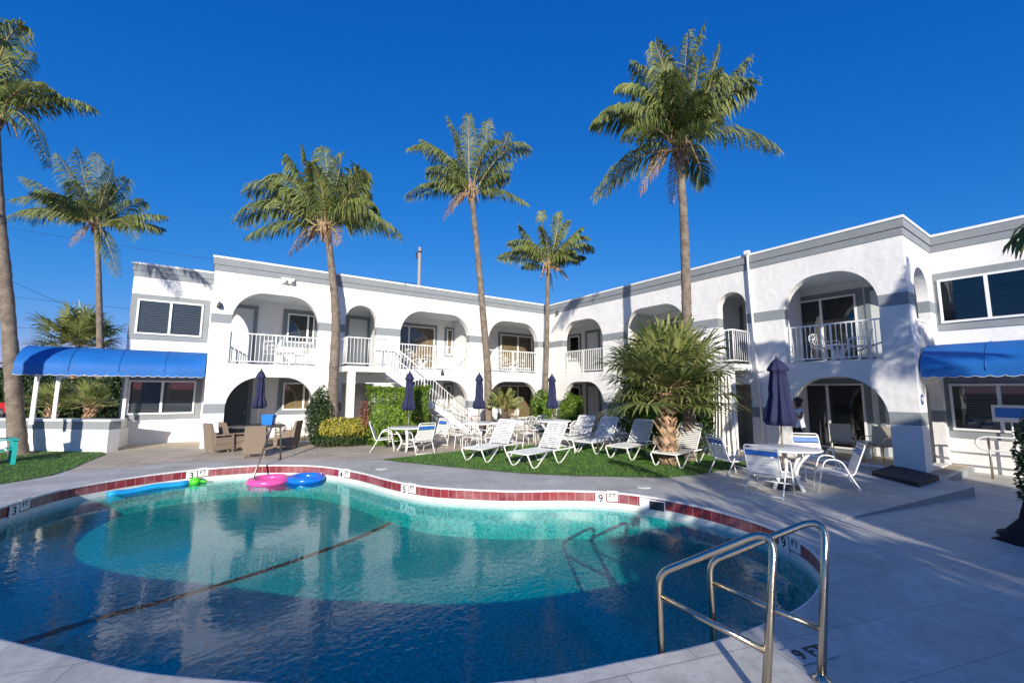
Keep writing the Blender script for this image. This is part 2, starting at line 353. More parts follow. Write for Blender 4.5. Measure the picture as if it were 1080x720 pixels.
# red tile band: object UV by arc length
def wallband(z0, z1, name, m_):
    me = bpy.data.meshes.new(name); vs = []; fs = []; us = []
    L = [0]
    for i in range(NP): L.append(L[-1] + (pool[(i + 1) % NP] - pool[i]).length)
    for i in range(NP + 1):
        p = pool[i % NP]; vs += [(p.x, p.y, z0), (p.x, p.y, z1)]
    for i in range(NP): fs.append((2 * i, 2 * i + 2, 2 * i + 3, 2 * i + 1))
    me.from_pydata(vs, [], fs); uv = me.uv_layers.new(name='UVMap')
    for pl in me.polygons:
        for li in pl.loop_indices:
            vi = me.loops[li].vertex_index; uv.data[li].uv = (L[vi // 2], vs[vi][2])
    for pl in me.polygons: pl.use_smooth = True
    me.materials.append(m_); o = bpy.data.objects.new(name, me); col.objects.link(o); o['kind'] = 'structure'; return o
def uvtile(name, c1, c2, mc, wdt, hgt, mort, rough, noise=.3):
    M = bpy.data.materials.new(name); M.use_nodes = True; t = M.node_tree; p = t.nodes['Principled BSDF']; N = t.nodes.new; L = t.links.new
    tc = N('ShaderNodeTexCoord'); mp = N('ShaderNodeMapping'); mp.inputs['Location'].default_value = (0, .21, 0); L(tc.outputs['UV'], mp.inputs[0])
    br = N('ShaderNodeTexBrick'); br.offset = 0; L(mp.outputs[0], br.inputs['Vector']); br.inputs['Scale'].default_value = 1; br.inputs['Brick Width'].default_value = wdt
    br.inputs['Row Height'].default_value = hgt; br.inputs['Mortar Size'].default_value = mort
    br.inputs['Color1'].default_value = (*c1, 1); br.inputs['Color2'].default_value = (*c2, 1); br.inputs['Mortar'].default_value = (*mc, 1)
    nz = N('ShaderNodeTexNoise'); nz.inputs['Scale'].default_value = 2.2; nz.inputs['Detail'].default_value = 8; L(tc.outputs['Object'], nz.inputs['Vector'])
    cr = N('ShaderNodeValToRGB'); cr.color_ramp.elements[0].position = .45; cr.color_ramp.elements[1].position = .75
    cr.color_ramp.elements[0].color = (0, 0, 0, 1); cr.color_ramp.elements[1].color = (noise, noise, noise, 1); L(nz.outputs['Fac'], cr.inputs[0])
    mx = N('ShaderNodeMix'); mx.data_type = 'RGBA'; L(cr.outputs[0], mx.inputs[0]); L(br.outputs['Color'], mx.inputs[6]); mx.inputs[7].default_value = (.55, .40, .38, 1)
    L(mx.outputs[2], p.inputs['Base Color']); p.inputs['Roughness'].default_value = rough
    return M
M_redtile = uvtile('red_tile', (.27, .035, .045), (.19, .022, .032), (.42, .30, .28), .165, .24, .004, .3, .35)
M_scum = mat('white_plaster_band', (.66, .70, .64), .7, var=.12, vscale=9)
wallband(-.03, -.20, 'pool_tile_band', M_redtile)
M_poolwall = mat('pool_plaster_sparkle', (.07, .58, .52), .8, color2=(.018, .30, .29), vscale=20, detail=8, spec=0)  # light and dark teal mottling paints in the sunlight sparkle under water
wallband(-.20, WL - .06, 'pool_wall', M_scum)
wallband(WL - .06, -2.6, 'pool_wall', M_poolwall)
# floor, shallow far left, deep to the near right
def floorz(x, y):
    q = ((x + 14.6) * .62 + (-4.2 - y) * .55) / 6.0
    q = min(1, max(0, q)); q = q * q * (3 - 2 * q)
    return WL - .46 - .14 * q
xs = [p.x for p in pool]; ys = [p.y for p in pool]
mb = MB(); nx, ny = 60, 70; X0, X1, Y0_, Y1_ = min(xs) - .3, max(xs) + .3, min(ys) - .3, max(ys) + .3
vs = []
for i in range(nx + 1):
    for j in range(ny + 1):
        x = X0 + (X1 - X0) * i / nx; y = Y0_ + (Y1_ - Y0_) * j / ny; vs.append((x, y, floorz(x, y)))
mb.add(vs, [(i * (ny + 1) + j, (i + 1) * (ny + 1) + j, (i + 1) * (ny + 1) + j + 1, i * (ny + 1) + j + 1) for i in range(nx) for j in range(ny)], True)
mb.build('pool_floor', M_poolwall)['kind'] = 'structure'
# dark marker line across the floor and up the wall at the five foot mark
M_line = mat('dark_tile_line', (.03, .02, .035), .9, spec=0)
def fl(px, py, zg):
    z = zg
    for _ in range(8):
        p = G(px, py, z); z = floorz(p.x, p.y)
    return Vector((p.x, p.y, z + .006))
mb = MB(); pts = [fl(x, y, -1.2) for x, y in [(20, 683), (110, 655), (200, 630), (300, 598), (388, 565), (412, 549)]]
pts = catmull(pts, 6, False)
for i in range(len(pts) - 1):
    t = (pts[i + 1] - pts[i]).normalized(); n_ = Vector((-t.y, t.x, 0)) * .065
    mb.add([pts[i] - n_, pts[i + 1] - n_, pts[i + 1] + n_, pts[i] + n_], [(0, 1, 2, 3)])
mb.build('pool_floor_line', M_line)['kind'] = 'structure'
# water
def watermat():
    M = bpy.data.materials.new('water'); M.use_nodes = True; t = M.node_tree; N = t.nodes.new; L = t.links.new; out = t.nodes['Material Output']
    for n_ in list(t.nodes):
        if n_.type == 'BSDF_PRINCIPLED': t.nodes.remove(n_)
    g = N('ShaderNodeNewGeometry')
    def noise(sc, det, dist, stretch=(1, 1, 1)):
        mp = N('ShaderNodeMapping'); mp.inputs['Scale'].default_value = stretch; mp.inputs['Rotation'].default_value = (0, 0, R(-34)); L(g.outputs['Position'], mp.inputs[0])
        n_ = N('ShaderNodeTexNoise'); n_.inputs['Scale'].default_value = sc; n_.inputs['Detail'].default_value = det; n_.inputs['Distortion'].default_value = dist; L(mp.outputs[0], n_.inputs['Vector']); return n_
    a = noise(1.3, 1, .3); b = noise(11, 3, .6, (.8, 1.15, 1)); area = noise(.33, 1, 0)
    cr = N('ShaderNodeMapRange'); cr.inputs[1].default_value = .35; cr.inputs[2].default_value = .65; cr.inputs[3].default_value = .25; cr.inputs[4].default_value = 1; L(area.outputs['Fac'], cr.inputs[0])
    m1 = N('ShaderNodeMath'); m1.operation = 'MULTIPLY'; L(b.outputs['Fac'], m1.inputs[0]); L(cr.outputs[0], m1.inputs[1])
    m2 = N('ShaderNodeMath'); m2.operation = 'MULTIPLY_ADD'; L(m1.outputs[0], m2.inputs[0]); m2.inputs[1].default_value = .75; L(a.outputs['Fac'], m2.inputs[2])
    bp = N('ShaderNodeBump'); bp.inputs['Strength'].default_value = 1; bp.inputs['Distance'].default_value = .0058; L(m2.outputs[0], bp.inputs['Height'])
    lw = N('ShaderNodeLayerWeight'); lw.inputs[0].default_value = .5; L(bp.outputs[0], lw.inputs['Normal'])
    pw = N('ShaderNodeMath'); pw.operation = 'POWER'; L(lw.outputs['Facing'], pw.inputs[0]); pw.inputs[1].default_value = 5
    fr = N('ShaderNodeMath'); fr.operation = 'MULTIPLY_ADD'; L(pw.outputs[0], fr.inputs[0]); fr.inputs[1].default_value = .98; fr.inputs[2].default_value = .02
    gl = N('ShaderNodeBsdfGlossy'); gl.inputs['Roughness'].default_value = .0; L(bp.outputs[0], gl.inputs['Normal'])
    tr = N('ShaderNodeBsdfTransparent'); tr.inputs[0].default_value = (.93, .98, 1, 1)
    mx = N('ShaderNodeMixShader'); L(fr.outputs[0], mx.inputs[0]); L(tr.outputs[0], mx.inputs[1]); L(gl.outputs[0], mx.inputs[2]); L(mx.outputs[0], out.inputs['Surface'])
    va = N('ShaderNodeVolumeAbsorption'); va.inputs[0].default_value = (.0, .86, .86, 1); va.inputs[1].default_value = .95; L(va.outputs[0], out.inputs['Volume'])
    return M
M_water = watermat()
wl = off(pool, .03)
bm = bmesh.new(); top = [bm.verts.new((p.x, p.y, WL)) for p in wl]; f = bm.faces.new(top)
r_ = bmesh.ops.extrude_face_region(bm, geom=[f]); bmesh.ops.translate(bm, verts=[v for v in r_['geom'] if isinstance(v, bmesh.types.BMVert)], vec=(0, 0, -2.4))
bmesh.ops.recalc_face_normals(bm, faces=bm.faces)
me = bpy.data.meshes.new('water'); bm.to_mesh(me); bm.free(); me.materials.append(M_water)
wo = bpy.data.objects.new('water', me); col.objects.link(wo); wo['kind'] = 'structure'

# ------------------------------------------------------------------ hotel
hotel = empty('hotel_building', (0, 0, 0), 0, 'white two-storey L-shaped motel with grey bands and rounded balcony arches around the pool', 'building')
def arch(x0, x1, z0, z1, rx, rz, n=12):
    P = [(x0, z0), (x1, z0)]
    for k in range(n + 1):
        a = math.pi / 2 * k / n; P.append((x1 - rx + rx * math.cos(a), z1 - rz + rz * math.sin(a)))
    for k in range(n + 1):
        a = math.pi / 2 * k / n; P.append((x0 + rx - rx * math.sin(a), z1 - rz + rz * math.cos(a)))
    out = [P[0]]
    for q in P[1:]:
        if (Vector(q) - Vector(out[-1])).length > 1e-3: out.append(q)
    return out
def wallpanel(outer, holes, fmap, thick, name, m_, parent=hotel):
    """outer / holes in (s,z); fmap(s,z,depth)->xyz"""
    bm = bmesh.new(); es = []
    for lp in [outer] + holes:
        vs = [bm.verts.new((p[0], p[1], 0)) for p in lp]
        for i in range(len(vs)): es.append(bm.edges.new((vs[i], vs[(i + 1) % len(vs)])))
    bmesh.ops.triangle_fill(bm, use_beauty=True, use_dissolve=False, edges=es, normal=(0, 0, 1))
    r_ = bmesh.ops.extrude_face_region(bm, geom=list(bm.faces))
    bmesh.ops.translate(bm, verts=[v for v in r_['geom'] if isinstance(v, bmesh.types.BMVert)], vec=(0, 0, thick))
    for v in bm.verts: v.co = Vector(fmap(v.co.x, v.co.y, v.co.z))
    bmesh.ops.recalc_face_normals(bm, faces=bm.faces)
    me = bpy.data.meshes.new(name); bm.to_mesh(me); bm.free(); me.materials.append(m_)
    o = bpy.data.objects.new(name, me); col.objects.link(o); o.parent = parent; return o
FL = 2.73; D = 2.5; PT = 6.22
LA = [(-13.68, -10.98), (-10.06, -8.86), (-7.88, -4.65), (-3.65, -.72)]
RA = [(-3.74, -1.02), (-7.85, -4.92), (-10.0, -9.06), (-13.32, -11.08)]
def holes(A, narrow):
    H = []
    for i, (a, b) in enumerate(A):
        if i == narrow:
            r = (b - a) / 2
            H.append(arch(a, b, FL, 5.17, r, r * 1.05)); H.append(arch(a, b, .0, 2.12, .02, .02))
        else:
            H.append(arch(a, b, FL, 5.21, .95, 1.02)); H.append(arch(a, b, .0, 2.30, 1.0, 1.05))
    return H
def fixfloor(H):   # lower openings reach the ground: cut into the outline instead of holes touching the edge
    return [[(x, max(z, .03)) for x, z in h] for h in H]
wallpanel([(-14.25, 0), (.3, 0), (.3, PT), (-14.25, PT)], fixfloor(holes(LA, 1)), lambda s, z, d: (s, d, z), .3, 'facade_wall', M_fac)
wallpanel([(-13.9, 0), (0, 0), (0, PT), (-13.9, PT)], fixfloor(holes(RA, 2)), lambda s, z, d: (d, s, z), .3, 'facade_wall', M_fac)
# jog side walls with their side arches
jh = [arch(.55, 1.95, FL, 5.17, .69, .7), arch(.62, 2.2, .03, 2.29, .5, .7)]
wallpanel([(.3, 0), (2.5, 0), (2.5, PT), (.3, PT)], jh, lambda s, z, d: (s, -13.9 + d, z), .25, 'side_wall', M_fac)
wallpanel([(.3, 0), (2.5, 0), (2.5, PT), (.3, PT)], jh[:1], lambda s, z, d: (-14.25 + d, s, z), .25, 'side_wall', M_fac)
mb = MB(); mb.b2((-16.6, 2.5, 0), (2.5, 2.75, PT)); mb.b2((2.5, -30, -.2), (2.75, 2.5, PT)); mb.b2((-16.6, 2.75, 0), (-16.35, 11, PT)); mb.b2((-16.35, 10.75, 0), (9, 11, PT)); mb.b2((2.75,-30,0),(9,-29.75,PT))
mb.build('back_wall', M_rec, hotel)
for x in (-10.52, -8.37, -4.15): mb = MB(); mb.b2((x - .08, .3, 0), (x + .08, 2.5, 5.98)); mb.build('partition_wall', M_in, hotel)
for y in (-4.33, -8.45, -10.54): mb = MB(); mb.b2((.3, y - .08, 0), (2.5, y + .08, 5.98)); mb.build('partition_wall', M_in, hotel)
mb = MB(); mb.b2((-14.0, .3, 2.38), (2.5, 2.5, 2.72)); mb.b2((.3, -13.65, 2.38), (2.5, .3, 2.719)); mb.build('balcony_floor', M_in, hotel)
mb = MB(); mb.b2((-14.0, .3, 5.36), (2.5, 2.5, 5.5)); mb.b2((.3, -13.65, 5.361), (2.5, .3, 5.5)); mb.build('ceiling', M_in, hotel)
mb = MB(); mb.b2((-14.0, .3, 5.99), (2.5, 2.5, 6.05)); mb.b2((.3, -13.65, 5.991), (2.5, .3, 6.05)); mb.b2((-16.35, 2.75, 5.99), (9, 10.75, 6.05)); mb.b2((2.75, -29.7, 5.991), (9, 2.75, 6.05)); mb.build('roof', M_grey, hotel)
# parapet mouldings: two grey courses and a thin white cap following the outline
path = [(-16.6, 11), (-16.6, 2.5), (-14.25, 2.5), (-14.25, 0), (0, 0), (0, -13.9), (2.5, -13.9), (2.5, -30)]
def course(z0, z1, prj, name, m_, inner=.12):
    mb = MB(); P = [Vector(p) for p in path]; n = len(P)
    O = []; I = []
    for i in range(n):
        d1 = (P[i] - P[i - 1]).normalized() if i > 0 else (P[1] - P[0]).normalized()
        d2 = (P[i + 1] - P[i]).normalized() if i < n - 1 else d1
        n1 = Vector((d1.y, -d1.x)); n2 = Vector((d2.y, -d2.x)); nn = (n1 + n2) / max(.2, 1 + n1.dot(n2))
        O.append(P[i] + nn * prj * 1.0); I.append(P[i] - nn * inner)
    # sides: n points to the right-hand side of the travel direction = away from the yard? keep both offsets
    vs = []
    for i in range(n): vs += [(*O[i], z0), (*O[i], z1), (*I[i], z1), (*I[i], z0)]
    fs = []
    for i in range(n - 1):
        for k in range(4): fs.append((4 * i + k, 4 * i + (k + 1) % 4, 4 * i + 4 + (k + 1) % 4, 4 * i + 4 + k))
    mb.add(vs, fs); return mb.build(name, m_, hotel)
# travelling -x..+x along the left wing the yard lies to the right (-y): right-hand normal points at the yard
course(5.80, 6.0, .02, 'parapet_course', M_grey, -.002)
course(6.0, 6.222, .05, 'parapet_course', M_grey, -.002)
course(6.222, 6.29, .075, 'parapet_cap', M_cap, .31)

# windows and doors on any wall.  fm(s,z,d): d = distance in front of the wall
FMY = lambda Y: (lambda s, z, d: (s, Y - d, z))
FMX = lambda X: (lambda s, z, d: (X - d, s, z))
def bx(mb, fm, s0, s1, z0, z1, d0, d1):
    a = Vector(fm(s0, z0, d0)); b = Vector(fm(s1, z1, d1)); mb.b2(a, b)
def window(fm, s0, s1, z0, z1, mull=None, trim=.16, blind='dark', low=None, parent=hotel, tm=None, mask=None):
    mb = MB()
    if trim:
        t0 = trim
        bx(mb, fm, s0 - t0, s1 + t0, z1, z1 + t0, .002, .035); bx(mb, fm, s0 - t0, s1 + t0, z0 - t0, z0, .002, .035)
        bx(mb, fm, s0 - t0, s0, z0, z1, .002, .034); bx(mb, fm, s1, s1 + t0, z0, z1, .002, .034)
    else: bx(mb, fm, s0 - .02, s1 + .02, z0 - .04, z0, .002, .04)
    W = mb.build('window', tm or M_grey, parent)
    mb = MB(); q = .055
    bx(mb, fm, s0, s1, z1 - q, z1, .003, .075); bx(mb, fm, s0, s1, z0, z0 + q, .003, .085)
    bx(mb, fm, s0, s0 + q, z0 + q, z1 - q, .003, .074); bx(mb, fm, s1 - q, s1, z0 + q, z1 - q, .003, .074)
    for mm in (mull or []): bx(mb, fm, mm - .035, mm + .035, z0 + q, z1 - q, .003, .076)
    mb.build('frame', M_frame, W)
    mb = MB(); bx(mb, fm, s0 + q, s1 - q, z0 + q, z1 - q, .045, .052); mb.build('pane', M_glass, W)
    mb = MB(); bx(mb, fm, s0 + q, s1 - q, z0 + q, z1 - q, .003, .008); mb.build('backing', M_room, W)
    mb = MB(); rnd = random.Random(int((s0 + z0) * 100))
    if blind == 'dark':
        z = z0 + q + .02
        while z < z1 - q - .02:
            j = rnd.uniform(-.003, .003)
            bx(mb, fm, s0 + q, s1 - q, z + j, z + .03 + j, .014, .028); z += .062
        mb.build('blind', M_blind, W)
    elif blind == 'bamboo':
        zt = z1 - q if low is None else low
        z = z0 + q
        while z < zt: bx(mb, fm, s0 + q, s1 - q, z, z + .028, .014, .024); z += .034
        mb.build('blind', M_bamboo, W)
    return W
def door(fm, s0, s1, z0, z1, trim=.14, knob=1, mt=None):
    mb = MB(); bx(mb, fm, s0, s1, z0, z1, .003, .03); Dr = mb.build('door', mt or M_door, hotel)
    mb = MB(); t = trim; bx(mb, fm, s0 - t, s1 + t, z1, z1 + t, .002, .05); bx(mb, fm, s0 - t, s0, z0, z1, .002, .05); bx(mb, fm, s1, s1 + t, z0, z1, .002, .05)
    mb.build('door_trim', M_dgrey, Dr)
    mb = MB(); c = Vector(fm(s0 + .07 if knob > 0 else s1 - .07, z0 + .98, .06)); mb.lathe([(0, -.03), (.03, -.02), (.03, .02), (0, .03)], c, 10); mb.build('handle', M_steel, Dr)
    return Dr
fy = FMY(D); fx = FMX(D)
# recessed end sections
window(fy, -16.42, -14.56, 3.77, 5.0, [-15.5], .18, 'dark'); window(fy, -16.42, -14.58, 1.0, 2.17, [-15.52], .18, 'dark')
window(fx, -16.0, -14.0, 3.77, 4.98, [-14.9], .2, 'dark'); window(fx, -16.0, -14.0, .90, 2.12, [-14.88], .2, 'dark')
window(fx, -19.5, -17.2, 3.77, 4.98, [-18.4], .2, 'dark')
# left wing niches
for (zf, up) in ((FL, 1), (0.0, 0)):
    top = zf + 2.28 if up else 2.15
    door(fy, -13.72, -12.95, zf + .01, top, .14, -1, None if up else mat('dark_door', (.09, .11, .13), .5))
    window(fy, -11.76, -10.75, zf + 1.05, zf + 2.25 if up else 2.15, [-11.0], .17, 'dark' if up else 'bamboo', None if up else None, tm=M_dgrey)
    window(fy, -7.85, -5.28, zf + .12, zf + 2.2 if up else 2.12, [-6.6], .14, 'bamboo', tm=M_dgrey)
    window(fy, -4.55, -3.75, zf + .9, zf + 2.2 if up else 2.12, None, .13, 'bamboo', tm=M_dgrey) if False else None
    window(fy, -4.62, -4.30, zf + .9, zf + 2.2 if up else 2.12, None, .10, 'bamboo', tm=M_dgrey)
    window(fy, -3.3 + 1.9, .75, zf + .35, zf + 2.2 if up else 2.15, [-.25], .14, 'bamboo', tm=M_dgrey)
door(fy, -9.35, -8.55, FL + .01, 5.0, .14)
# right wing niches
for (zf, up) in ((FL, 1), (0.0, 0)):
    door(fx, -1.05, -.25, zf + .01, zf + 2.25 if up else 2.12, .14)
    window(fx, .35, 1.15, zf + .9, zf + 2.2 if up else 2.1, None, .12, 'dark', tm=M_dgrey)
    window(fx, -7.4, -5.2, zf + .3, zf + 2.2 if up else 2.1, [-6.3], .14, 'dark', tm=M_dgrey)
    window(fx, -12.15, -10.72 + .35, zf + .12, zf + 2.23 if up else 2.15, [-11.2], .16, 'bamboo' if up else 'none', 4.2 if up else None, tm=M_dgrey)
    door(fx, -13.2, -12.5, zf + .01, zf + 2.25 if up else 2.12, .12) if up else door(fx, -13.3, -12.6, .01, 2.12, .12)
door(fx, -8.5, -7.72 + .0, FL + .01, 5.0, .14, -1)
# railings
def railing(fm, s0, s1, z, name='railing', d=-.10, parent=hotel, step=.125, posts=None):
    mb = MB(); bx(mb, fm, s0, s1, z + 1.02, z + 1.06, d - .03, d + .02); bx(mb, fm, s0, s1, z + .08, z + .11, d - .02, d + .015)
    n = max(2, int(round((s1 - s0) / step)))
    for i in range(n + 1):
        s = s0 + .02 + (s1 - s0 - .04) * i / n; bx(mb, fm, s - .009, s + .009, z + .11, z + 1.02, d - .012, d + .008)
    for s in (posts or [s0 + .02, (s0 + s1) / 2, s1 - .02]): bx(mb, fm, s - .02, s + .02, z, z + 1.06, d - .022, d + .018)
    return mb.build(name, M_rail, parent)
fl0 = FMY(0); fr0 = FMX(0)
for i, (a, b) in enumerate(LA):
    if i != 1: railing(fl0, a, b, FL)
for i, (a, b) in enumerate(RA):
    if i != 2: railing(fr0, a, b, FL)
railing(FMX(-14.25), .55, 1.95, FL, d=-.1); railing(FMY(-13.9), .55, 1.95, FL, d=-.1)
# outside stairs in front of the narrow arches
def staircase(T, w=1.05, run0=1.35, sgn=1):
    """T maps (along, out, z): along 0 at the arch's far jamb, landing towards +out"""
    S = MB()
    def b(a0, a1, o0, o1, z0, z1, m=None):
        (m or S).b2(Vector(T(a0, o0, z0)), Vector(T(a1, o1, z1)))
    b(-.1, run0, .0, w, FL - .2, FL - .0)
    n = 14; rise = FL / (n + 1); tread = .26
    for k in range(n):
        z = FL - rise * (k + 1); b(run0 + tread * k, run0 + tread * (k + 1) + .03, .03, w - .03, z - .06, z)
    st = S.build('stair', M_plain, hotel)
    # stringers
    m2 = MB()
    for o in (.012, w - .012):
        p = []
        for (a, z) in ((run0, FL - .26), (run0 + tread * n, -.02 + .0), (run0 + tread * n + .02, .24), (run0, FL - .02)):
            p.append(T(a, o - .02, z)); p.append(T(a, o + .02, z))
        m2.add(p, [(0, 2, 4, 6), (7, 5, 3, 1), (0, 1, 3, 2), (2, 3, 5, 4), (4, 5, 7, 6), (6, 7, 1, 0)])
    m2.build('stringer', M_plain, st)
    m3 = MB()
    b(0.0, .25, w - .2, w, 0, FL - .2, m3); m3.build('landing_pier', M_plain, st)
    # rails
    m4 = MB(); t1 = run0 + tread * n
    def bar(a0, z0, a1, z1, o, r=.022): m4.tube([T(a0, o, z0), T(a1, o, z1)], r, 6)
    for o in (w - .04,):
        bar(-.08, FL + 1.04, run0, FL + 1.04, o); bar(run0, FL + 1.04, t1, .98, o); bar(-.08, FL + .1, run0, FL + .1, o); bar(run0, FL + .1, t1, .12, o)
        k = 0; a = -.08
        while a < t1:
            z = FL if a < run0 else FL * (1 - (a - run0) / (t1 - run0))
            m4.tube([T(a, o, z + .1), T(a, o, z + 1.03)], .009 if k % 8 else .02, 6); a += .125; k += 1
        bar(t1, 0, t1, 1.0, o, .022)
    bar(-.08, FL + 1.04, -.08, FL + 1.04, 0)
    m4.tube([T(-.08, .02, FL + 1.04), T(-.08, w - .04, FL + 1.04)], .022, 6); m4.tube([T(-.08, .02, FL + .1), T(-.08, w - .04, FL + .1)], .016, 6)
    for k in range(8): m4.tube([T(-.08, .02 + k * .125, FL + .1), T(-.08, .02 + k * .125, FL + 1.03)], .009, 6)
    m4.build('stair_railing', M_rail, st)
    m5 = MB(); m5.tube([T(run0, .03, FL + .95), T(t1, .03, .92)], .02, 6)
    a = run0
    while a < t1: z = FL * (1 - (a - run0) / (t1 - run0)); m5.tube([T(a, .03, z), T(a, .03, z + .93)], .009, 6); a += .13
    m5.build('stair_railing', M_rail, st)
    return st
staircase(lambda a, o, z: (-10.1 + a, -o, z))
staircase(lambda a, o, z: (-o, -9.98 + a, z))
# wall mounted bits
mb = MB(); mb.tube([(-.09, -10.18, 6.30), (-.09, -10.2, 5.0), (-.07, -10.34, .05)], .035, 8); mb.box((-.09, -10.18, 6.33), (.14, .14, .12)); mb.build('downspout', M_frame, hotel)
mb = MB(); mb.box((-12.1, -.07, 5.74), (.42, .09, .2)); mb.lathe([(0, 0), (.06, .01), (.075, .08), (0, .09)], (-12.2, -.12, 5.72), 12, Matrix.Rotation(R(90), 3, 'X')); mb.lathe([(0, 0), (.06, .01), (.075, .08), (0, .09)], (-12.0, -.12, 5.72), 12, Matrix.Rotation(R(90), 3, 'X')); mb.build('floodlight', M_frame, hotel)
def wall_lamp(x, y, z):
    mb = MB(); mb.lathe([(.02, .16), (.06, .12), (.075, 0), (.05, -.02), (0, -.03)], (x, y, z), 10); mb.box((x, y, z + .17), (.05, .05, .05)); mb.build('wall_lamp', M_dark, hotel)
wall_lamp(-14.05, -.09, 4.55); wall_lamp(-6.0, -.09, 2.55); wall_lamp(-.09, -.75, 5.7)
# round blue number plaque on the jog face
pl = MB(); pl.lathe([(.13, 0), (.13, .02), (0, .021)], (.175, -13.9, 1.72), 24, Matrix.Rotation(R(90), 3, 'X')); plq = pl.build('number_plaque', mat('plaque_blue', (.03, .08, .30), .4), hotel)
pl = MB(); pl.lathe([(.145, 0), (.145, .012), (0, .013)], (.175, -13.9, 1.72), 24, Matrix.Rotation(R(90), 3, 'X')); pl.build('plaque_rim', M_frame, plq)
def text_mesh(txt, size, M, name, mt, parent=None, ext=.002):
    cv = bpy.data.curves.new(name, 'FONT'); cv.body = txt; cv.size = size; cv.align_x = 'CENTER'; cv.align_y = 'CENTER'; cv.extrude = ext; cv.offset = size * .012
    o = bpy.data.objects.new('tmp', cv); col.objects.link(o)
    bpy.context.view_layer.update()
    me = bpy.data.meshes.new_from_object(o.evaluated_get(bpy.context.evaluated_depsgraph_get())); bpy.data.objects.remove(o)
    me.transform(M); me.materials.clear(); me.materials.append(mt)
    q = bpy.data.objects.new(name, me); col.objects.link(q)
    if parent: q.parent = parent
    return q
text_mesh('18', .15, Matrix.Translation((.175, -13.923, 1.72)) @ Matrix.Rotation(R(90), 4, 'X'), 'number', M_frame, plq)
# right hand awning, fixed to the wall
def barrel(fm, s0, s1, z0, zt, d0, d1, name, parent=None, mt=M_awn, endL=True):
    """canvas from the wall (d0) curving out to the valance at d1; fm(s,z,d)"""
    prof = [(d0, zt)]
    for k in range(11):
        a = math.pi / 2 * k / 10; prof.append((d1 - 1.15 + 1.15 * math.sin(a), zt - .62 + .62 * math.cos(a) ** 1.25))
    prof.append((d1, z0 + .12))
    th = .02; vs = []; n = len(prof)
    nS = 6
    for i in range(nS + 1):
        s = s0 + (s1 - s0) * i / nS
        for (d, z) in prof: vs.append(fm(s, z, d))
    for i in range(nS + 1):
        s = s0 + (s1 - s0) * i / nS
        for (d, z) in prof: vs.append(fm(s, z - th, d - th))
    o = n * (nS + 1); fs = []
    for i in range(nS):
        for k in range(n - 1):
            fs.append((i * n + k, i * n + k + 1, (i + 1) * n + k + 1, (i + 1) * n + k)); fs.append((o + i * n + k, o + (i + 1) * n + k, o + (i + 1) * n + k + 1, o + i * n + k + 1))
    mb = MB(); mb.add(vs, fs, True)
    for s in (s0, s1):   # closed gable ends
        e = [fm(s, z, d) for d, z in prof] + [fm(s, z0 + .12, d0)]
        mb.add(e, [tuple(range(len(e)))])
    can = mb.build(name, mt, parent)
    mb = MB(); k = int((s1 - s0) / .22)   # scalloped valance
    for i in range(k):
        a = s0 + (s1 - s0) * i / k; b = s0 + (s1 - s0) * (i + 1) / k; P = [fm(a, z0 + .12, d1 + .004), fm(b, z0 + .12, d1 + .004)]
        Q = [fm(b + (a - b) * j / 6, z0 + .015 - .035 * math.sin(math.pi * j / 6), d1 + .004) for j in range(7)]
        mb.add(P + Q, [tuple(range(9))])
    return can, mb
can, mb = barrel(fx, -22, -13.93, 2.26, 3.1, 0.01, 2.3, 'awning', hotel)
mb.build('valance', M_awn, can)
def piping(fm, s0, s1, z0, d1, parent):
    mb = MB(); k = int((s1 - s0) / .22); pts = []
    for i in range(k):
        for j in range(6): 
            a = s0 + (s1 - s0) * (i + j / 6) / k; pts.append(fm(a, z0 + .012 - .035 * math.sin(math.pi * j / 6), d1 + .007))
    mb.tube(pts, .006, 5); mb.build('piping', M_frame, parent)
def seams(fm, ss, z0, zt, d0, d1, parent):
    for s in ss:
        prof = [fm(s, zt + .006, d0 + .05)] + [fm(s, zt - .62 + .628 * math.cos(math.pi / 2 * k / 10) ** 1.25, d1 - 1.15 + 1.157 * math.sin(math.pi / 2 * k / 10)) for k in range(11)] + [fm(s, z0 + .12, d1 + .006)]
        m_ = MB(); m_.tube(prof, .008, 5); m_.build('seam', M_awn, parent)
piping(fx, -22, -13.93, 2.26, 2.3, can); seams(fx, [-15.0, -16.1, -17.2], 2.26, 3.1, .01, 2.3, can)

# ------------------------------------------------------------------ left walkway canopy on posts
aw = empty('walkway_canopy', (-16.3, 1.2, 0), 0, 'long blue barrel canopy over the walkway left of the motel', 'awning')
fm_l = lambda s, z, d: (s + 16.3, 2.49 - d - 1.2, z)
can, mb = barrel(fm_l, -18.45, -14.28, 2.26, 3.12, .0, 2.45, 'canvas', aw); mb.build('valance', M_awn, can); piping(fm_l, -18.45, -14.28, 2.26, 2.45, can); seams(fm_l, [-17.4, -16.35, -15.3], 2.26, 3.12, 0, 2.45, can)
for (x, y) in ((-18.12, .62), (-17.95, 1.75), (-16.42, 2.0)):
    mb = MB(); mb.box((x + 16.3, y - 1.2, 1.6), (.085, .085, 1.45)); mb.build('post', M_frame, aw)
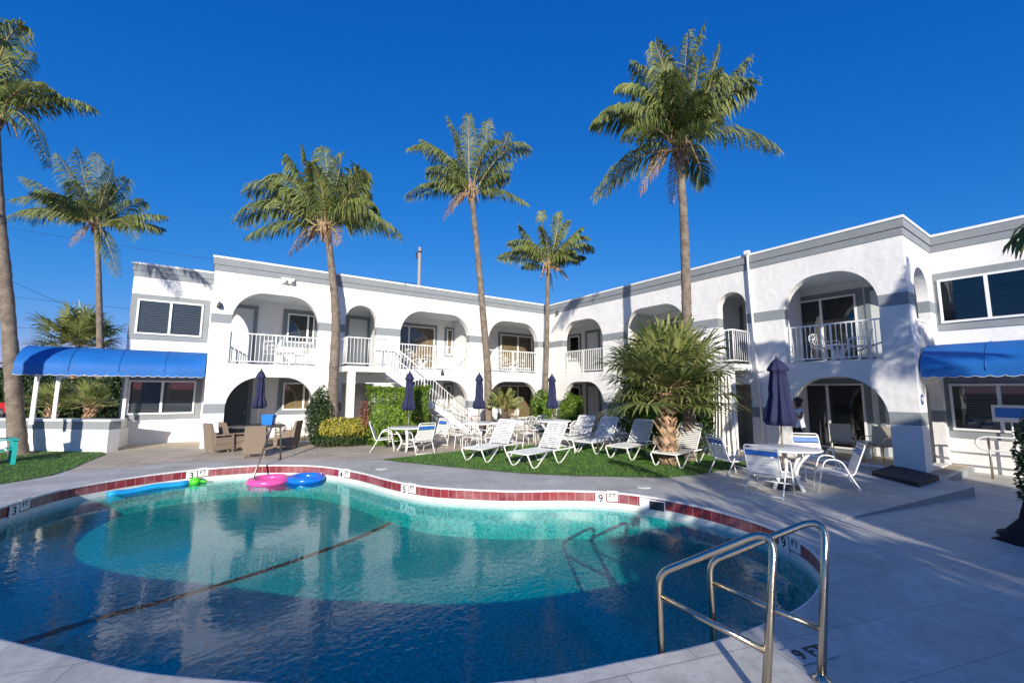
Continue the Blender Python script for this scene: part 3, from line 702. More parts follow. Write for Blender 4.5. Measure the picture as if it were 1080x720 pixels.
# planter wall
plw = empty('planter_wall', (-17.5, 1.2, 0), 0, 'low white planter wall with grey cap band under the blue canopy', 'wall')
def quadwall(a, b, z0, z1, th, mb):
    a = Vector((*a, 0)); b = Vector((*b, 0)); t = (b - a).normalized(); n = Vector((-t.y, t.x, 0)) * th
    P = [a, b, b + n, a + n]; vs = [(p.x + 17.5, p.y - 1.2, z) for z in (z0, z1) for p in P]
    mb.add(vs, [(3, 2, 1, 0), (4, 5, 6, 7), (0, 1, 5, 4), (1, 2, 6, 5), (2, 3, 7, 6), (3, 0, 4, 7)])
A_, B_, C_ = (-22.5, 5.2), (-16.5, .55), (-16.32, 2.5)
a0 = Vector(A_); b0 = Vector(B_)
mb = MB(); quadwall(A_, B_, 0, .66, .35, mb); mb.build('wall', M_plain, plw)
mb = MB(); quadwall(A_, B_, .66, .90, .36, mb); tt = (b0 - a0).normalized(); mb.build('grey_band', M_grey, plw)
mb = MB(); quadwall((A_[0] - .02, A_[1] - .03), (B_[0] + .03, B_[1] - .05), .90, .96, .44, mb); mb.build('cap', M_cap, plw)
mb = MB(); quadwall((-16.48, .9), (-16.30, 2.49), 0, .60, .25, mb); quadwall((-16.44, 1.9), (-16.36, 2.49), .6, .9, .2, mb); mb.build('return_wall', M_plain, plw)

# ------------------------------------------------------------------ unseen building behind the viewer, shaped to shade the right of the yard
rear = empty('rear_shade_building', (-14, -36, 0), 0, 'unseen white motel wing behind the near end of the pool, split to shape the yard shade', 'building')
def rear_block(x0, x1, y0, y1, h, name='wing'):
    mb = MB(); mb.b2((x0 + 14, y0 + 36, 0), (x1 + 14, y1 + 36, h)); mb.b2((x0 + 13.95, y0 + 35.95, h), (x1 + 14.05, y1 + 36.05, h + .08)); return mb.build(name, M_rec, rear)
YR = -31.0
rear_block(-20.1, -18.5, -38, YR, 6.2); rear_block(-16.2, -12.4, -38, YR, 6.2); rear_block(-12.4, -10.6, -33, YR, 7.3, 'shade_tower')  # gap left for the dapple; taller block added only to shade the pillar
for k in range(2):
    for z0 in (.9, 3.7): window(lambda s, z, d: (s + 14, YR + 36 + d, z), -15.5 + 1.6 * k, -14.4 + 1.6 * k, z0, z0 + 1.2, [-14.95 + 1.6 * k], .15, 'dark', parent=rear)

# ------------------------------------------------------------------ palms
WIND = RIGHT * -.35
def frond(base, tip, mb, stem, L=.62, n=34, arch=.35, rnd=random, twist=0.0, droop=1.35, dens=1.55):
    base = Vector(base); tip = Vector(tip); ln = (tip - base).length
    mid = base.lerp(tip, .52) + Vector((0, 0, ln * arch)) + Vector((rnd.uniform(-1, 1), rnd.uniform(-1, 1), 0)) * ln * .10
    def P(t): return base * (1 - t) ** 2 + mid * 2 * t * (1 - t) + tip * t * t
    pts = [P(i / 10) for i in range(11)]
    stem.tube(pts, [.035 * (1 - i / 11) + .004 for i in range(11)], 5)
    side0 = None; roll = rnd.uniform(-.8, .8) + twist
    nn = int(n * dens)
    for i in range(nn):
        t = .13 + .87 * (i + rnd.random() * .6) / nn
        p = P(t); tg = (P(min(1, t + .02)) - P(t - .02)).normalized()
        sd = tg.cross(UP)
        sd = sd.normalized() if sd.length > .05 else Vector(RIGHT)
        un = sd.cross(tg).normalized()
        l = L * (math.sin(math.pi * min(1, .18 + t * .78)) ** .6) * rnd.uniform(.82, 1.12)
        for s in (-1, 1):
            c, q = math.cos(roll), math.sin(roll)
            dirn = (sd * s * c + un * (.16 + s * q)) * .75 + tg * (.62 + .55 * t) + WIND * .3 + Vector((rnd.uniform(-.12, .12), rnd.uniform(-.12, .12), rnd.uniform(-.12, .12)))
            dirn.normalize()
            dn = droop * rnd.uniform(.6, 1.4)
            a = p; b = a + dirn * l * .45; c2 = b + (dirn + Vector((0, 0, -dn))).normalized() * l * .35; d = c2 + (dirn + Vector((0, 0, -2.2 * dn))).normalized() * l * .32
            wd = tg * .026
            mb.add([a - wd * .6, a + wd * .6, b + wd, b - wd, c2 + wd * .75, c2 - wd * .75, d], [(0, 1, 2, 3), (3, 2, 4, 5), (5, 4, 6)])
def palm(name, trunk_pts, rad, crown, tips, label, seed, L=.62, extra=4, spread=2.6, group='coconut palms around the pool', n=36, cat='palm tree'):
    rnd = random.Random(seed)
    b = Vector(trunk_pts[0]); root = empty(name, b, 0, label, cat, group)
    pts = catmull([Vector(p) - b for p in trunk_pts] , 6, False) if len(trunk_pts) > 2 else [Vector(p) - b for p in trunk_pts]
    pts = [p for p in pts]
    k = len(pts); rr = []
    for i in range(k):
        t = i / (k - 1); r = rad * (1 - .42 * t) + rad * .55 * math.exp(-t * 16); rr.append(r * (1 + .03 * (i % 2)))
    # refine with rings
    fine = []; fr = []
    for i in range(k - 1):
        for j in range(4):
            q = j / 4; fine.append(pts[i].lerp(pts[i + 1], q)); fr.append((rr[i] * (1 - q) + rr[i + 1] * q) * rnd.uniform(.95, 1.06))
    fine.append(pts[-1]); fr.append(rr[-1])
    mb = MB(); mb.tube(fine, fr, 12); mb.build('trunk', M_trunk, root)
    c = Vector(crown) - b
    cm = MB(); st = MB()
    for tp in tips:
        tv = Vector(tp) - b; arch = .22 + .28 * rnd.random()
        if tv.z - c.z < -.2: arch = .36
        if tv.z - c.z > spread * .75: arch = .05
        frond(c + Vector((rnd.uniform(-.1, .1), rnd.uniform(-.1, .1), rnd.uniform(-.1, .25))), tv, cm, st, L, n, arch, rnd)
    for i in range(extra):
        a = rnd.uniform(0, 6.28); e = rnd.uniform(.1, 1.1); tv = c + Vector((math.cos(a) * math.cos(e), math.sin(a) * math.cos(e), math.sin(e))) * spread * rnd.uniform(.6, .9)
        frond(c, tv, cm, st, L * .9, n, .2, rnd)
    for i in range(2):
        dm = MB()
        a = rnd.uniform(0, 6.28); q_ = rnd.uniform(.7, 1.3); tv = c + Vector((math.cos(a) * q_, math.sin(a) * q_, -.1 - rnd.uniform(.2, .42) * spread)); frond(c, tv, dm, st, L * .6, 14, .5, rnd, droop=1.4)
        dm.build('dry_frond', M_dead, root)
    # boots, fibre and hanging dry sheaths
    bm_ = MB()
    for i in range(13):
        a = i * 2.4; z = .02 + .04 * i
        bm_.tube([c + Vector((math.cos(a) * rad * .55, math.sin(a) * rad * .55, z - .45)), c + Vector((math.cos(a) * rad * .95, math.sin(a) * rad * .95, z - .1)), c + Vector((math.cos(a) * rad * .9, math.sin(a) * rad * .9, z + .30))], [rad * .28, rad * .2, .02], 5)
    for i in range(5):
        a = rnd.uniform(0, 6.28); q = c + Vector((math.cos(a) * .3, math.sin(a) * .3, .2))
        bm_.tube([c + Vector((0, 0, .1)), q, q + Vector((math.cos(a) * .25, math.sin(a) * .25, -.45 - .4 * rnd.random()))], [.05, .035, .012], 5)
    bm_.build('leaf_base', M_boot, root)
    st.build('petiole', M_petiole, root)
    cm.build('crown', M_frond, root)
    return root
def campt(px, py, dep):
    d = ray(px, py); k = dep / (d.dot(FWD)); return CAM + d * k
def depth_of(p): return (Vector(p) - CAM).dot(FWD)
def palm_px(name, base, trunkpx, crownpx, tippx, rad, label, seed, spread=2.6, L=.62, extra=5, n=36, dep1=None, group='coconut palms around the pool'):
    """trunk and frond tips measured in the photo at the palm's own distance; tips get a depth spread of their own"""
    rnd = random.Random(seed + 50)
    d0 = depth_of(base); d1 = dep1 or d0
    tp = [Vector(base)]; nn = len(trunkpx)
    for i, (x, y) in enumerate(trunkpx): tp.append(campt(x, y, d0 + (d1 - d0) * (i + 1) / (nn + 1)))
    c = campt(*crownpx, d1); tp.append(c)
    tips = []
    for (x, y) in tippx:
        flat = (campt(x, y, d1) - c).length; room = math.sqrt(max(.1, spread ** 2 - min(flat, spread * .97) ** 2))
        tips.append(campt(x, y, d1 + rnd.uniform(-1, 1) * room * .85))
    return palm(name, tp, rad, c, tips, label, seed, L, extra, spread, n=n, group=group)
palm_px('palm_tree', (-10.5, -.75, 0), [(352, 400), (354, 340), (349, 285)], (342, 246),
        [(250, 236), (260, 205), (272, 222), (300, 168), (318, 160), (340, 158), (358, 165), (378, 182), (392, 218), (420, 248), (402, 236), (285, 188), (330, 175), (262, 252), (383, 205)], .18,
        'coconut palm rising behind the yellow bush at the left wing', 11, 3.2, 1.05, 5)
palm_px('palm_tree', (-4.1, -.6, 0), [(515, 400), (510, 340), (503, 270), (498, 225)], (496, 207),
        [(427, 209), (429, 158), (470, 125), (492, 122), (512, 128), (535, 140), (556, 157), (554, 214), (450, 182), (443, 150), (536, 172), (480, 140), (520, 150)], .18,
        'slim tall coconut palm beside the third umbrella, between two balcony arches', 12, 3.1, .92, 4)
palm_px('palm_tree', (-.9, -.65, 0), [(576, 400), (577, 350), (577, 310)], (577, 284),
        [(526, 271), (542, 262), (547, 238), (570, 223), (588, 224), (612, 240), (624, 262), (608, 276), (536, 256), (598, 232), (619, 250)], .14,
        'shortest coconut palm, standing in the inner corner of the motel', 13, 2.5, .75, 4)
palm_px('palm_tree', (-3.0, -9.75, 0), [(726, 400), (724, 330), (721, 250), (717, 190)], (714, 156),
        [(625, 128), (626, 206), (642, 112), (664, 66), (688, 44), (722, 33), (738, 28), (756, 45), (786, 62), (791, 88), (820, 156), (742, 192), (750, 126), (700, 60), (652, 90), (770, 110), (660, 140), (735, 60)], .165,
        'tallest coconut palm in the picture, behind the fan palm on the turf', 14, 3.2, .92, 6, n=40)
palm_px('palm_tree', (campt(108, 420, 25).x, campt(108, 420, 25).y, 0), [(106, 400), (105, 350), (103, 290)], (100, 244),
        [(3, 237), (12, 215), (22, 193), (60, 168), (80, 162), (100, 167), (118, 175), (132, 193), (165, 246), (144, 256), (124, 294), (40, 206), (115, 200), (30, 240)], .2,
        'windblown coconut palm standing behind the blue walkway canopy', 15, 4.0, 1.25, 12)
palm_px('palm_tree', (-18.45, 1.3, 0), [(17, 440), (12, 380), (5, 300), (-3, 220)], (-8, 130),
        [(22, 32), (-30, 40), (38, 95), (94, 118), (50, 182), (-70, 110), (-60, 180), (0, 40), (30, 60), (-90, 70), (60, 105), (-40, 20)], .20,
        'thick coconut palm at the left frame edge beside the teal chair', 16, 3.4, .85, 3)
# palms outside the frame that throw their shade on the yard
def palm_free(base, top, seed, label, spread=2.8, n=34, nf=15):
    rnd = random.Random(seed); c = Vector(top); tips = []
    for i in range(nf):
        a = i * 2.4 + rnd.uniform(-.2, .2); e = -0.35 + 1.75 * (i / nf); tips.append(c + Vector((math.cos(a) * math.cos(e), math.sin(a) * math.cos(e), math.sin(e))) * spread * rnd.uniform(.85, 1.05))
    b = Vector(base); return palm('palm_tree', [b, b.lerp(c, .35) + Vector((.12, 0, 0)), b.lerp(c, .7) + Vector((.1, .05, 0)), c], .2, c, tips, label, seed, .75, 0, spread, n=n)
palm_free((-19.9, -3.0, 0), (-20.5, -3.2, 8.6), 21, 'palm left of the lawn, beyond the picture', 2.8)
palm_free((-5.9, -22.4, 0), (-5.9, -22.2, 5.9), 22, 'palm on the near right side of the yard, beyond the picture', 2.6)
palm_free((-4.6, -17.3, 0), (-4.45, -17.35, 3.55), 23, 'low palm at the right frame edge, only frond tips in the picture', 1.55, 30, 14)
# fan palms
def fan_leaf(c, p, nrm, r, mb, st, rnd, n=26, droop=.25):
    """leaf centred at p, petiole from c"""
    c = Vector(c); p = Vector(p); out = (p - c).normalized()
    st.tube([c, c.lerp(p, .5) + Vector((0, 0, .05)), p], [.02, .014, .010], 5)
    sd = out.cross(UP); sd = sd.normalized() if sd.length > .1 else Vector((1, 0, 0)); up = sd.cross(out).normalized()
    for i in range(n):
        a = (i / (n - 1) - .5) * R(250) + rnd.uniform(-.04, .04)
        dr = (out * math.cos(a) + sd * math.sin(a) + up * (.25 - .2 * abs(math.sin(a)))).normalized()
        l = r * (1 - .25 * abs(a) / R(125)) * rnd.uniform(.88, 1.08)
        pr = (-out * math.sin(a) + sd * math.cos(a)); w_ = pr * r * .042
        m_ = p + dr * l * .55; e = m_ + (dr + Vector((0, 0, -droop * rnd.uniform(.7, 2.2)))).normalized() * l * .3; f_ = e + (dr + Vector((0, 0, -4 * droop * rnd.uniform(.5, 1.3)))).normalized() * l * .22
        mb.add([p, m_ - w_, m_ + w_, e + w_ * .6, e - w_ * .6, f_], [(0, 1, 2), (1, 4, 3, 2), (4, 5, 3)])
def fan_palm(base, hgt, rt, R_, seed, label, nl=34, r=.62, group=None, name='fan_palm', emin=-.55, dr=.22):
    rnd = random.Random(seed); root = empty(name, base, rnd.uniform(0, 6), label, 'palm tree', group)
    mb = MB(); k = 22; pts = [Vector((.04 * math.sin(i * .5), 0, hgt * i / k)) for i in range(k + 1)]
    mb.tube(pts, [rt * (1.15 - .25 * i / k) * (1 + .09 * rnd.uniform(-1, 1)) for i in range(k + 1)], 14); 
    # crosshatch of old leaf boots
    nb = int(hgt * 42)
    for i in range(nb):
        a = i * 2.399; z = .1 + (hgt - .15) * i / nb; q = rt * (1.1 - .2 * z / hgt)
        d = Vector((math.cos(a), math.sin(a), 0)); tt = Vector((-d.y, d.x, 0))
        q2_ = rnd.uniform(.6, 1.5); p = d * q * .9 + Vector((0, 0, z)); mb.tube([p, p + d * .05 * q2_ + tt * rnd.uniform(-.07, .07) + Vector((0, 0, .10)), p + d * .13 * q2_ + tt * rnd.uniform(-.1, .1) + Vector((0, 0, .20 * q2_))], [.045, .032, .010], 4)
    mb.build('trunk', M_boot, root)
    cm = MB(); st = MB(); c = Vector((0, 0, hgt))
    for i in range(nl):
        a = i * 2.399; e = emin + (1.45 - emin) * (i / nl) ** .9; d = Vector((math.cos(a) * math.cos(e), math.sin(a) * math.cos(e), math.sin(e)))
        fan_leaf(c + Vector((0, 0, .1 * math.sin(e))), c + d * (R_ - r) * rnd.uniform(.6, 1.2), d, r * rnd.uniform(.85, 1.1), cm, st, rnd, droop=dr)
    st.build('petiole', M_petiole, root); cm.build('crown', M_fan, root)
    return root
sb = G(706, 489)
fan_palm((sb.x, sb.y, 0), 1.85, .18, 2.1, 31, 'wide fan palm with orange-brown trunk among the loungers on the turf', 62, 1.0, emin=-.4, dr=.24)
q = campt(85, 365, 26); fan_palm((q.x, q.y, 0), q.z - .5, .25, 2.9, 32, 'distant fan palm seen above the blue walkway canopy', 44, 1.2)
palm_free((-11.85, -22.2, 0), (-11.8, -22.0, 2.35), 24, 'palm behind the viewer on the near side of the pool, beyond the picture', 2.4, 20, 9)
for (x, y, sd_) in ((55, 452, 34), (95, 450, 35)):
    q = G(x, y); q = campt(x, 440, 19.6); fan_palm((q.x, q.y, 0), 1.0, .13, 1.45, sd_, ('small' if sd_ == 34 else 'short') + ' fan palm in the planter bed under the canopy, ' + ('left' if sd_ == 34 else 'right') + ' of the two', 20, .62, 'fan palms in the planter bed', emin=.0)
# shrubs
def shrub(name, loc, size, n, leaf, m_, label, cat='bush', seed=1, shape='ball', group=None, noise=.25, rz=0, core=True):
    rnd = random.Random(seed); root = empty(name, loc, rz, label, cat, group); mb = MB(); sx, sy, sz = size
    lob = [(rnd.uniform(-1, 1), rnd.uniform(-1, 1), rnd.uniform(-1, 1), rnd.uniform(0, 6)) for _ in range(7)]
    for i in range(n):
        if shape == 'ball':
            a = rnd.uniform(0, 6.283); zz = rnd.uniform(-1, 1); q = math.sqrt(1 - zz * zz); d = Vector((math.cos(a) * q, math.sin(a) * q, zz))
            bumpy = 1 + noise * sum(math.sin(5 * (d.x * l[0] + d.y * l[1] + d.z * l[2]) + l[3]) for l in lob) / 3.2
            r = bumpy * (1 - .55 * rnd.random() ** 2.2)
            p = Vector((d.x * sx / 2 * r, d.y * sy / 2 * r, sz / 2 + d.z * sz / 2 * r))
        else:
            f = rnd.random(); x, y, z = (rnd.uniform(-1, 1) for _ in range(3)); k = rnd.choice((0, 0, 1, 1, 2)); dp = 1 - .3 * rnd.random() ** 2 + rnd.uniform(-.02, .06)
            if k == 0: y = math.copysign(dp, y)
            elif k == 1: x = math.copysign(dp, x) if rnd.random() < .4 else x; z = dp if rnd.random() < .6 else z
            else: y = -dp
            bumpy = 1 + noise * .5 * sum(math.sin(4 * (x * l[0] + y * l[1] + z * l[2]) + l[3]) for l in lob) / 4
            d = Vector((x, y, z)).normalized(); p = Vector((x * sx / 2 * bumpy, y * sy / 2 * bumpy, sz / 2 + z * sz / 2 * bumpy))
        if p.z < .02: p.z = rnd.uniform(.02, .15)
        nrm = (d + Vector((rnd.uniform(-.8, .8), rnd.uniform(-.8, .8), rnd.uniform(-.5, .9)))).normalized()
        t = nrm.cross(Vector((rnd.uniform(-1, 1), rnd.uniform(-1, 1), rnd.uniform(-1, 1)))).normalized(); b = nrm.cross(t); l = leaf * rnd.uniform(.7, 1.25)
        mb.add([p - t * l * .5, p + b * l * .26 + nrm * l * .08, p + t * l * .55 - nrm * l * .1, p - b * l * .26 + nrm * l * .08], [(0, 1, 2, 3)])
    mb.build('foliage', m_, root)
    st = MB()
    for i in range(9):
        a = rnd.uniform(0, 6.28); q = rnd.uniform(.2, .7)
        st.tube([(0, 0, 0), (math.cos(a) * sx * .15 * q, math.sin(a) * sy * .15 * q, sz * .35), (math.cos(a) * sx * .38 * q, math.sin(a) * sy * .38 * q, sz * (.5 + .4 * rnd.random()))], [.03, .02, .008], 5)
    st.build('stem', M_stem, root)
    return root
shrub('hedge', (-8.55, -2.0, 0), (1.95, .85, 1.95), 9500, .10, M_hedge, 'clipped bright green box hedge hiding the foot of the left stairs', 'hedge', 41, 'box', noise=.12)
p = G(364, 473); shrub('bush', (p.x + .15, p.y + .55, .18), (1.75, 1.1, .78), 4200, .085, M_yel, 'yellow variegated croton bush at the base of the palm', 'bush', 42)
shrub('bush', (p.x + .1, p.y + .35, 0), (1.9, 1.1, .42), 3000, .07, M_dbush, 'low green ground shrub skirting the yellow bush', 'bush', 43)
shrub('bush', (-10.95, -.8, 0), (.75, .75, 2.0), 2600, .10, M_dbush, 'dark upright shrub climbing the wall left of the palm trunk', 'bush', 44)
shrub('bush', (-9.55, -1.55, .2), (.6, .5, 1.35), 900, .09, M_red, 'sparse copper-coloured shrub left of the box hedge', 'bush', 45)
shrub('bush', (-7.3, -1.35, 0), (.9, .7, .75), 1500, .07, M_dbush, 'small dark shrub beside the foot of the left stairs', 'bush', 46)
shrub('bush', (-1.45, -1.35, 0), (1.15, 1.0, 1.9), 3600, .11, M_hedge, 'round green bush left of the fourth umbrella at the inner corner', 'bush', 47)
shrub('bush', (-.75, -2.5, 0), (1.05, 1.1, 1.85), 3600, .11, M_hedge, 'round green bush right of the fourth umbrella at the inner corner', 'bush', 48)
pb = G(652, 474); shrub('bush', (-1.75, -7.6, 0), (1.6, 2.6, 2.35), 12000, .12, M_hedge, 'large green bush behind the loungers, under the fan palm', 'bush', 49, noise=.3)
shrub('bush', (-1.5, -8.9, 0), (1.3, 1.4, 2.9), 4200, .12, M_dbush, 'tall dark bush in the shade of the fan palm', 'bush', 50, noise=.35)
# young palm in front of the second pier
q = Vector((-3.75, -1.5, 0)); rr_ = random.Random(77); root = empty('young_palm', q, 0, 'young feathery palm beside the third navy umbrella', 'palm tree'); cm = MB(); st = MB(); tr = MB()
for k in range(3): tr.tube([(.06 * k, 0, 0), (.1 * k - .05, 0, .7), (.14 * k - .1, 0, 1.15)], [.05, .04, .03], 6)
for k in range(15):
    a = k * 2.4; e = .1 + k * .09; frond((0, 0, 1.05), Vector((math.cos(a) * math.cos(e) * .95, math.sin(a) * math.cos(e) * .95, 1.1 + math.sin(e) * .9)), cm, st, .3, 20, .25, rr_)
tr.build('trunk', M_stem, root); st.build('petiole', M_petiole, root); cm.build('crown', M_fan, root)

# ------------------------------------------------------------------ far background on the left
for i, (px, w_, h_, dep, sd_) in enumerate([(5, 5.0, 3.4, 30, 61), (48, 5.0, 2.6, 33, 62), (92, 5.5, 2.5, 30, 63), (126, 4.5, 2.8, 25, 64), (84, 4.6, 2.1, 21.5, 65)]):
    q = campt(px, 411, dep); lab = ['dark leafy tree at the left frame edge behind the palm trunk', 'dark hedge mass behind the canopy posts', 'dark hedge mass right of the canopy posts', 'brownish dark hedge against the end wall of the motel', 'low dark shrubbery behind the planter wall'][i]
    shrub('hedge', (q.x, q.y, 0), (w_, 2.0, h_), 5200, .26, M_dbush, lab, 'hedge', sd_, noise=.35)
hs = empty('neighbour_house', campt(-30, 411, 52).to_2d().to_3d(), -TH, 'white house far away at the left frame edge', 'house')
mb = MB(); mb.b2((-7, 0, 0), (7, 8, 3.0)); mb.build('wall', M_plain, hs)
mb = MB(); mb.add([(-7.5, -.6, 2.95), (7.5, -.6, 2.95), (7.5, 8.6, 2.95), (-7.5, 8.6, 2.95), (-5, 4, 4.6), (5, 4, 4.6)], [(0, 1, 5, 4), (1, 2, 5), (2, 3, 4, 5), (3, 0, 4), (3, 2, 1, 0)]); mb.build('roof', M_dgrey, hs)
window(lambda s, z, d: (s, -d, z), -4, -2, 1, 2.2, [-3], .12, 'dark', parent=hs); window(lambda s, z, d: (s, -d, z), 2, 4, 1, 2.2, [3], .12, 'dark', parent=hs)
# parked red car
q = campt(40, 440, 27); car = empty('parked_car', (q.x, q.y, 0), -TH + .08, 'red car parked beyond the canopy posts', 'car')
M_redp = mat('red_car_paint', (.42, .015, .02), .25); prof = [(-2.15, .35), (-2.2, .75), (-1.9, .92), (-1.15, .98), (-.6, 1.42), (.75, 1.45), (1.35, 1.02), (2.05, .9), (2.2, .6), (2.15, .35)]
mb = MB(); vs = [(x, y, z) for y in (-.85, .85) for x, z in prof]; n = len(prof)
vs = [(x, y * (.82 if z > 1.2 else 1), z) for x, y, z in vs]
mb.add(vs, [tuple(range(n)), tuple(range(2 * n - 1, n - 1, -1))] + [(i, n + i, n + (i + 1) % n, (i + 1) % n) for i in range(n)]); mb.build('body', M_redp, car)
mb = MB(); mb.add([(-1.0, -.862, 1.0), (-.55, -.745, 1.36), (.7, -.745, 1.38), (1.2, -.862, 1.03)], [(3, 2, 1, 0)]); mb.add([(-1.0, .862, 1.0), (-.55, .745, 1.36), (.7, .745, 1.38), (1.2, .862, 1.03)], [(0, 1, 2, 3)]); mb.build('window', M_room, car)
for x in (-1.35, 1.35):
    for y in (-.8, .8):
        mb = MB(); mb.lathe([(0, -.1), (.31, -.1), (.33, 0), (.31, .1), (0, .1)], (x, y, .33), 18, Matrix.Rotation(R(90), 3, 'X')); wh = mb.build('wheel', M_dark, car)
        mb = MB(); mb.lathe([(0, -.115), (.19, -.112), (.19, .112), (0, .115)], (x, y, .33), 14, Matrix.Rotation(R(90), 3, 'X')); mb.build('rim', M_steel, wh)
for y in (-.6, .6): mb = MB(); mb.box((2.13, y, .72), (.1, .3, .14)); mb.build('headlight', M_frame, car)
# utility pole behind the roof, wires
pp = campt(441, 300, 44); top = campt(441, 262, 44)
up_ = empty('utility_pole', (pp.x, pp.y, 0), 0, 'weathered wooden utility pole showing above the roof', 'utility pole')
mb = MB(); mb.tube([(0, 0, 0), (.05, 0, top.z * .5), (0, 0, top.z)], [.2, .19, .15], 10); mb.build('pole', mat('weathered_pole', (.42, .38, .33), .9, var=.3, vscale=8), up_)
mb = MB(); mb.box((-.35, 0, top.z - .9), (.12, .12, .7)); mb.box((.0, -.2, top.z - .5), (.5, .1, .1)); mb.build('insulator', M_dark, up_)
p2_ = campt(-60, 200, 40); 
up2 = empty('utility_pole', (p2_.x, p2_.y, 0), 0, 'wooden utility pole left of the picture', 'utility pole'); mb = MB(); mb.tube([(0, 0, 0), (0, 0, p2_.z + 1)], [.2, .15], 8); mb.build('pole', M_trunk, up2)
def wire(a, b, sag, label):
    mb = MB(); a = Vector(a); b = Vector(b); o = a.copy()
    pts = [a.lerp(b, i / 24) - Vector((0, 0, sag * 4 * (i / 24) * (1 - i / 24))) - o for i in range(25)]
    mb.tube(pts, .016, 4); ob = mb.build('power_line', M_dark); ob.location = o; tag(ob, label, 'power line', 'power lines behind the motel'); return ob
wire(campt(-60, 234, 40), campt(441, 300, 44), .5, 'highest power line crossing behind the far left palm towards the pole on the roof')
wire(campt(-60, 309, 40), campt(200, 334, 40), .2, 'power line above the blue canopy, upper of the low pair')
wire(campt(-60, 347, 40), campt(200, 355, 40), .1, 'lowest power line just above the blue canopy')
wire(campt(-60, 268, 34), campt(120, 345, 48), .3, 'slanting service wire left of the distant fan palm')

# ------------------------------------------------------------------ furniture builders
def strap_chair():
    """tube armchair with vinyl straps, seat towards +X, back at -X"""
    root = empty('patio_chair', (0, 0, 0)); fr = MB(); W = .28; r = .0135
    for s in (-1, 1):
        y = s * W
        # sled: front leg up into armrest, round to the rear leg
        fr.tube(smooth_path([(-.36, y * 1.08, .01), (-.16, y * 1.08, .36), (-.05, y * 1.08, .63), (.20, y * 1.08, .64), (.27, y * 1.08, .42), (.34, y * 1.08, .01)], .12), r, 8)
        fr.build('side_frame', M_white, root); fr = MB()
    b = MB()
    b.tube(smooth_path([(.26, -W * .98, .40), (-.22, -W * .98, .36), (-.42, -W * .98, .92), (-.42, W * .98, .92), (-.22, W * .98, .36), (.26, W * .98, .40), ], .07), r, 8); b.tube([(.26, -W * .98, .40), (.26, W * .98, .40)], r, 8)
    b.tube([(.31, -W * 1.08, .18), (.31, W * 1.08, .18)], r * .8, 6); b.tube([(-.34, -W * 1.08, .04), (-.34, W * 1.08, .04)], r * .8, 6)
    b.build('sling_frame', M_white, root)
    st = MB()
    for k in range(9):
        x = -.19 + k * .05; z = .362 + (x + .22) * .083; st.box((x, 0, z), (.040, W * 2.0, .008))
    seat = st.build('seat', M_strap, root)
    st = MB(); bl = MB()
    def bk(z0, z1, mb):
        for z in (z0,):
            a = Vector((-.22 - (z0 - .36) * .357, 0, z0)); c = Vector((-.22 - (z1 - .36) * .357, 0, z1)); n_ = Vector((.942, 0, .336)) * .008
            P = [a + Vector((0, -W, 0)), a + Vector((0, W, 0)), c + Vector((0, W, 0)), c + Vector((0, -W, 0))]
            mb.add([p + n_ for p in P] + [p - n_ for p in P], [(0, 1, 2, 3), (7, 6, 5, 4), (0, 4, 5, 1), (1, 5, 6, 2), (2, 6, 7, 3), (3, 7, 4, 0)])
    for k in range(6): bk(.41 + k * .052, .45 + k * .052, st)
    bk(.835, .872, st); bk(.735, .822, bl)
    st.build('backrest', M_strap, root); o = bl.build('back_band', M_blue, root); o['label'] = 'wide blue back strap'
    return root
def cast_chair(mt, name='garden_chair'):
    root = empty(name, (0, 0, 0)); W = .25; r = .012
    for s in (-1, 1):
        for (x0, x1, z) in ((.24, .20, .44), (-.27, -.22, .44)):
            f = MB(); f.tube([(x0, s * W * 1.06, 0), (x1, s * W, z)], r * 1.1, 7); f.build('leg', mt, root)
        f = MB(); f.tube(smooth_path([(.20, s * W, .44), (.22, s * W * 1.12, .66), (-.02, s * W * 1.15, .68), (-.26, s * W, .66)], .08), r, 7); f.build('armrest', mt, root)
    f = MB(); f.tube([(.21, -W, .44), (.21, W, .44), (-.22, W, .44), (-.22, -W, .44), (.21, -W, .44)], r, 7)
    for k in range(7): f.box((0, -W + .035 + k * (2 * W - .07) / 6, .444), (.42, .05, .008))
    f.build('seat', mt, root)
    f = MB(); f.tube(smooth_path([(-.22, -W, .44), (-.30, -W, .80), (-.33, -W * .6, .90), (-.33, W * .6, .90), (-.30, W, .80), (-.22, W, .44)], .06), r, 7)
    for k in range(-3, 4): f.tube([(-.23, k * .065, .48), (-.32, k * .065, .89)], .006, 5)
    for z in (.58, .74): f.tube([(-.23 - (z - .48) * .22, -W * .98, z), (-.23 - (z - .48) * .22, W * .98, z)], .008, 5)
    for k in (-1, 1): f.tube([(-.24, k * .01, .5), (-.275, k * .16, .66), (-.31, k * .01, .86)], .008, 5)
    f.build('backrest', mt, root)
    return root
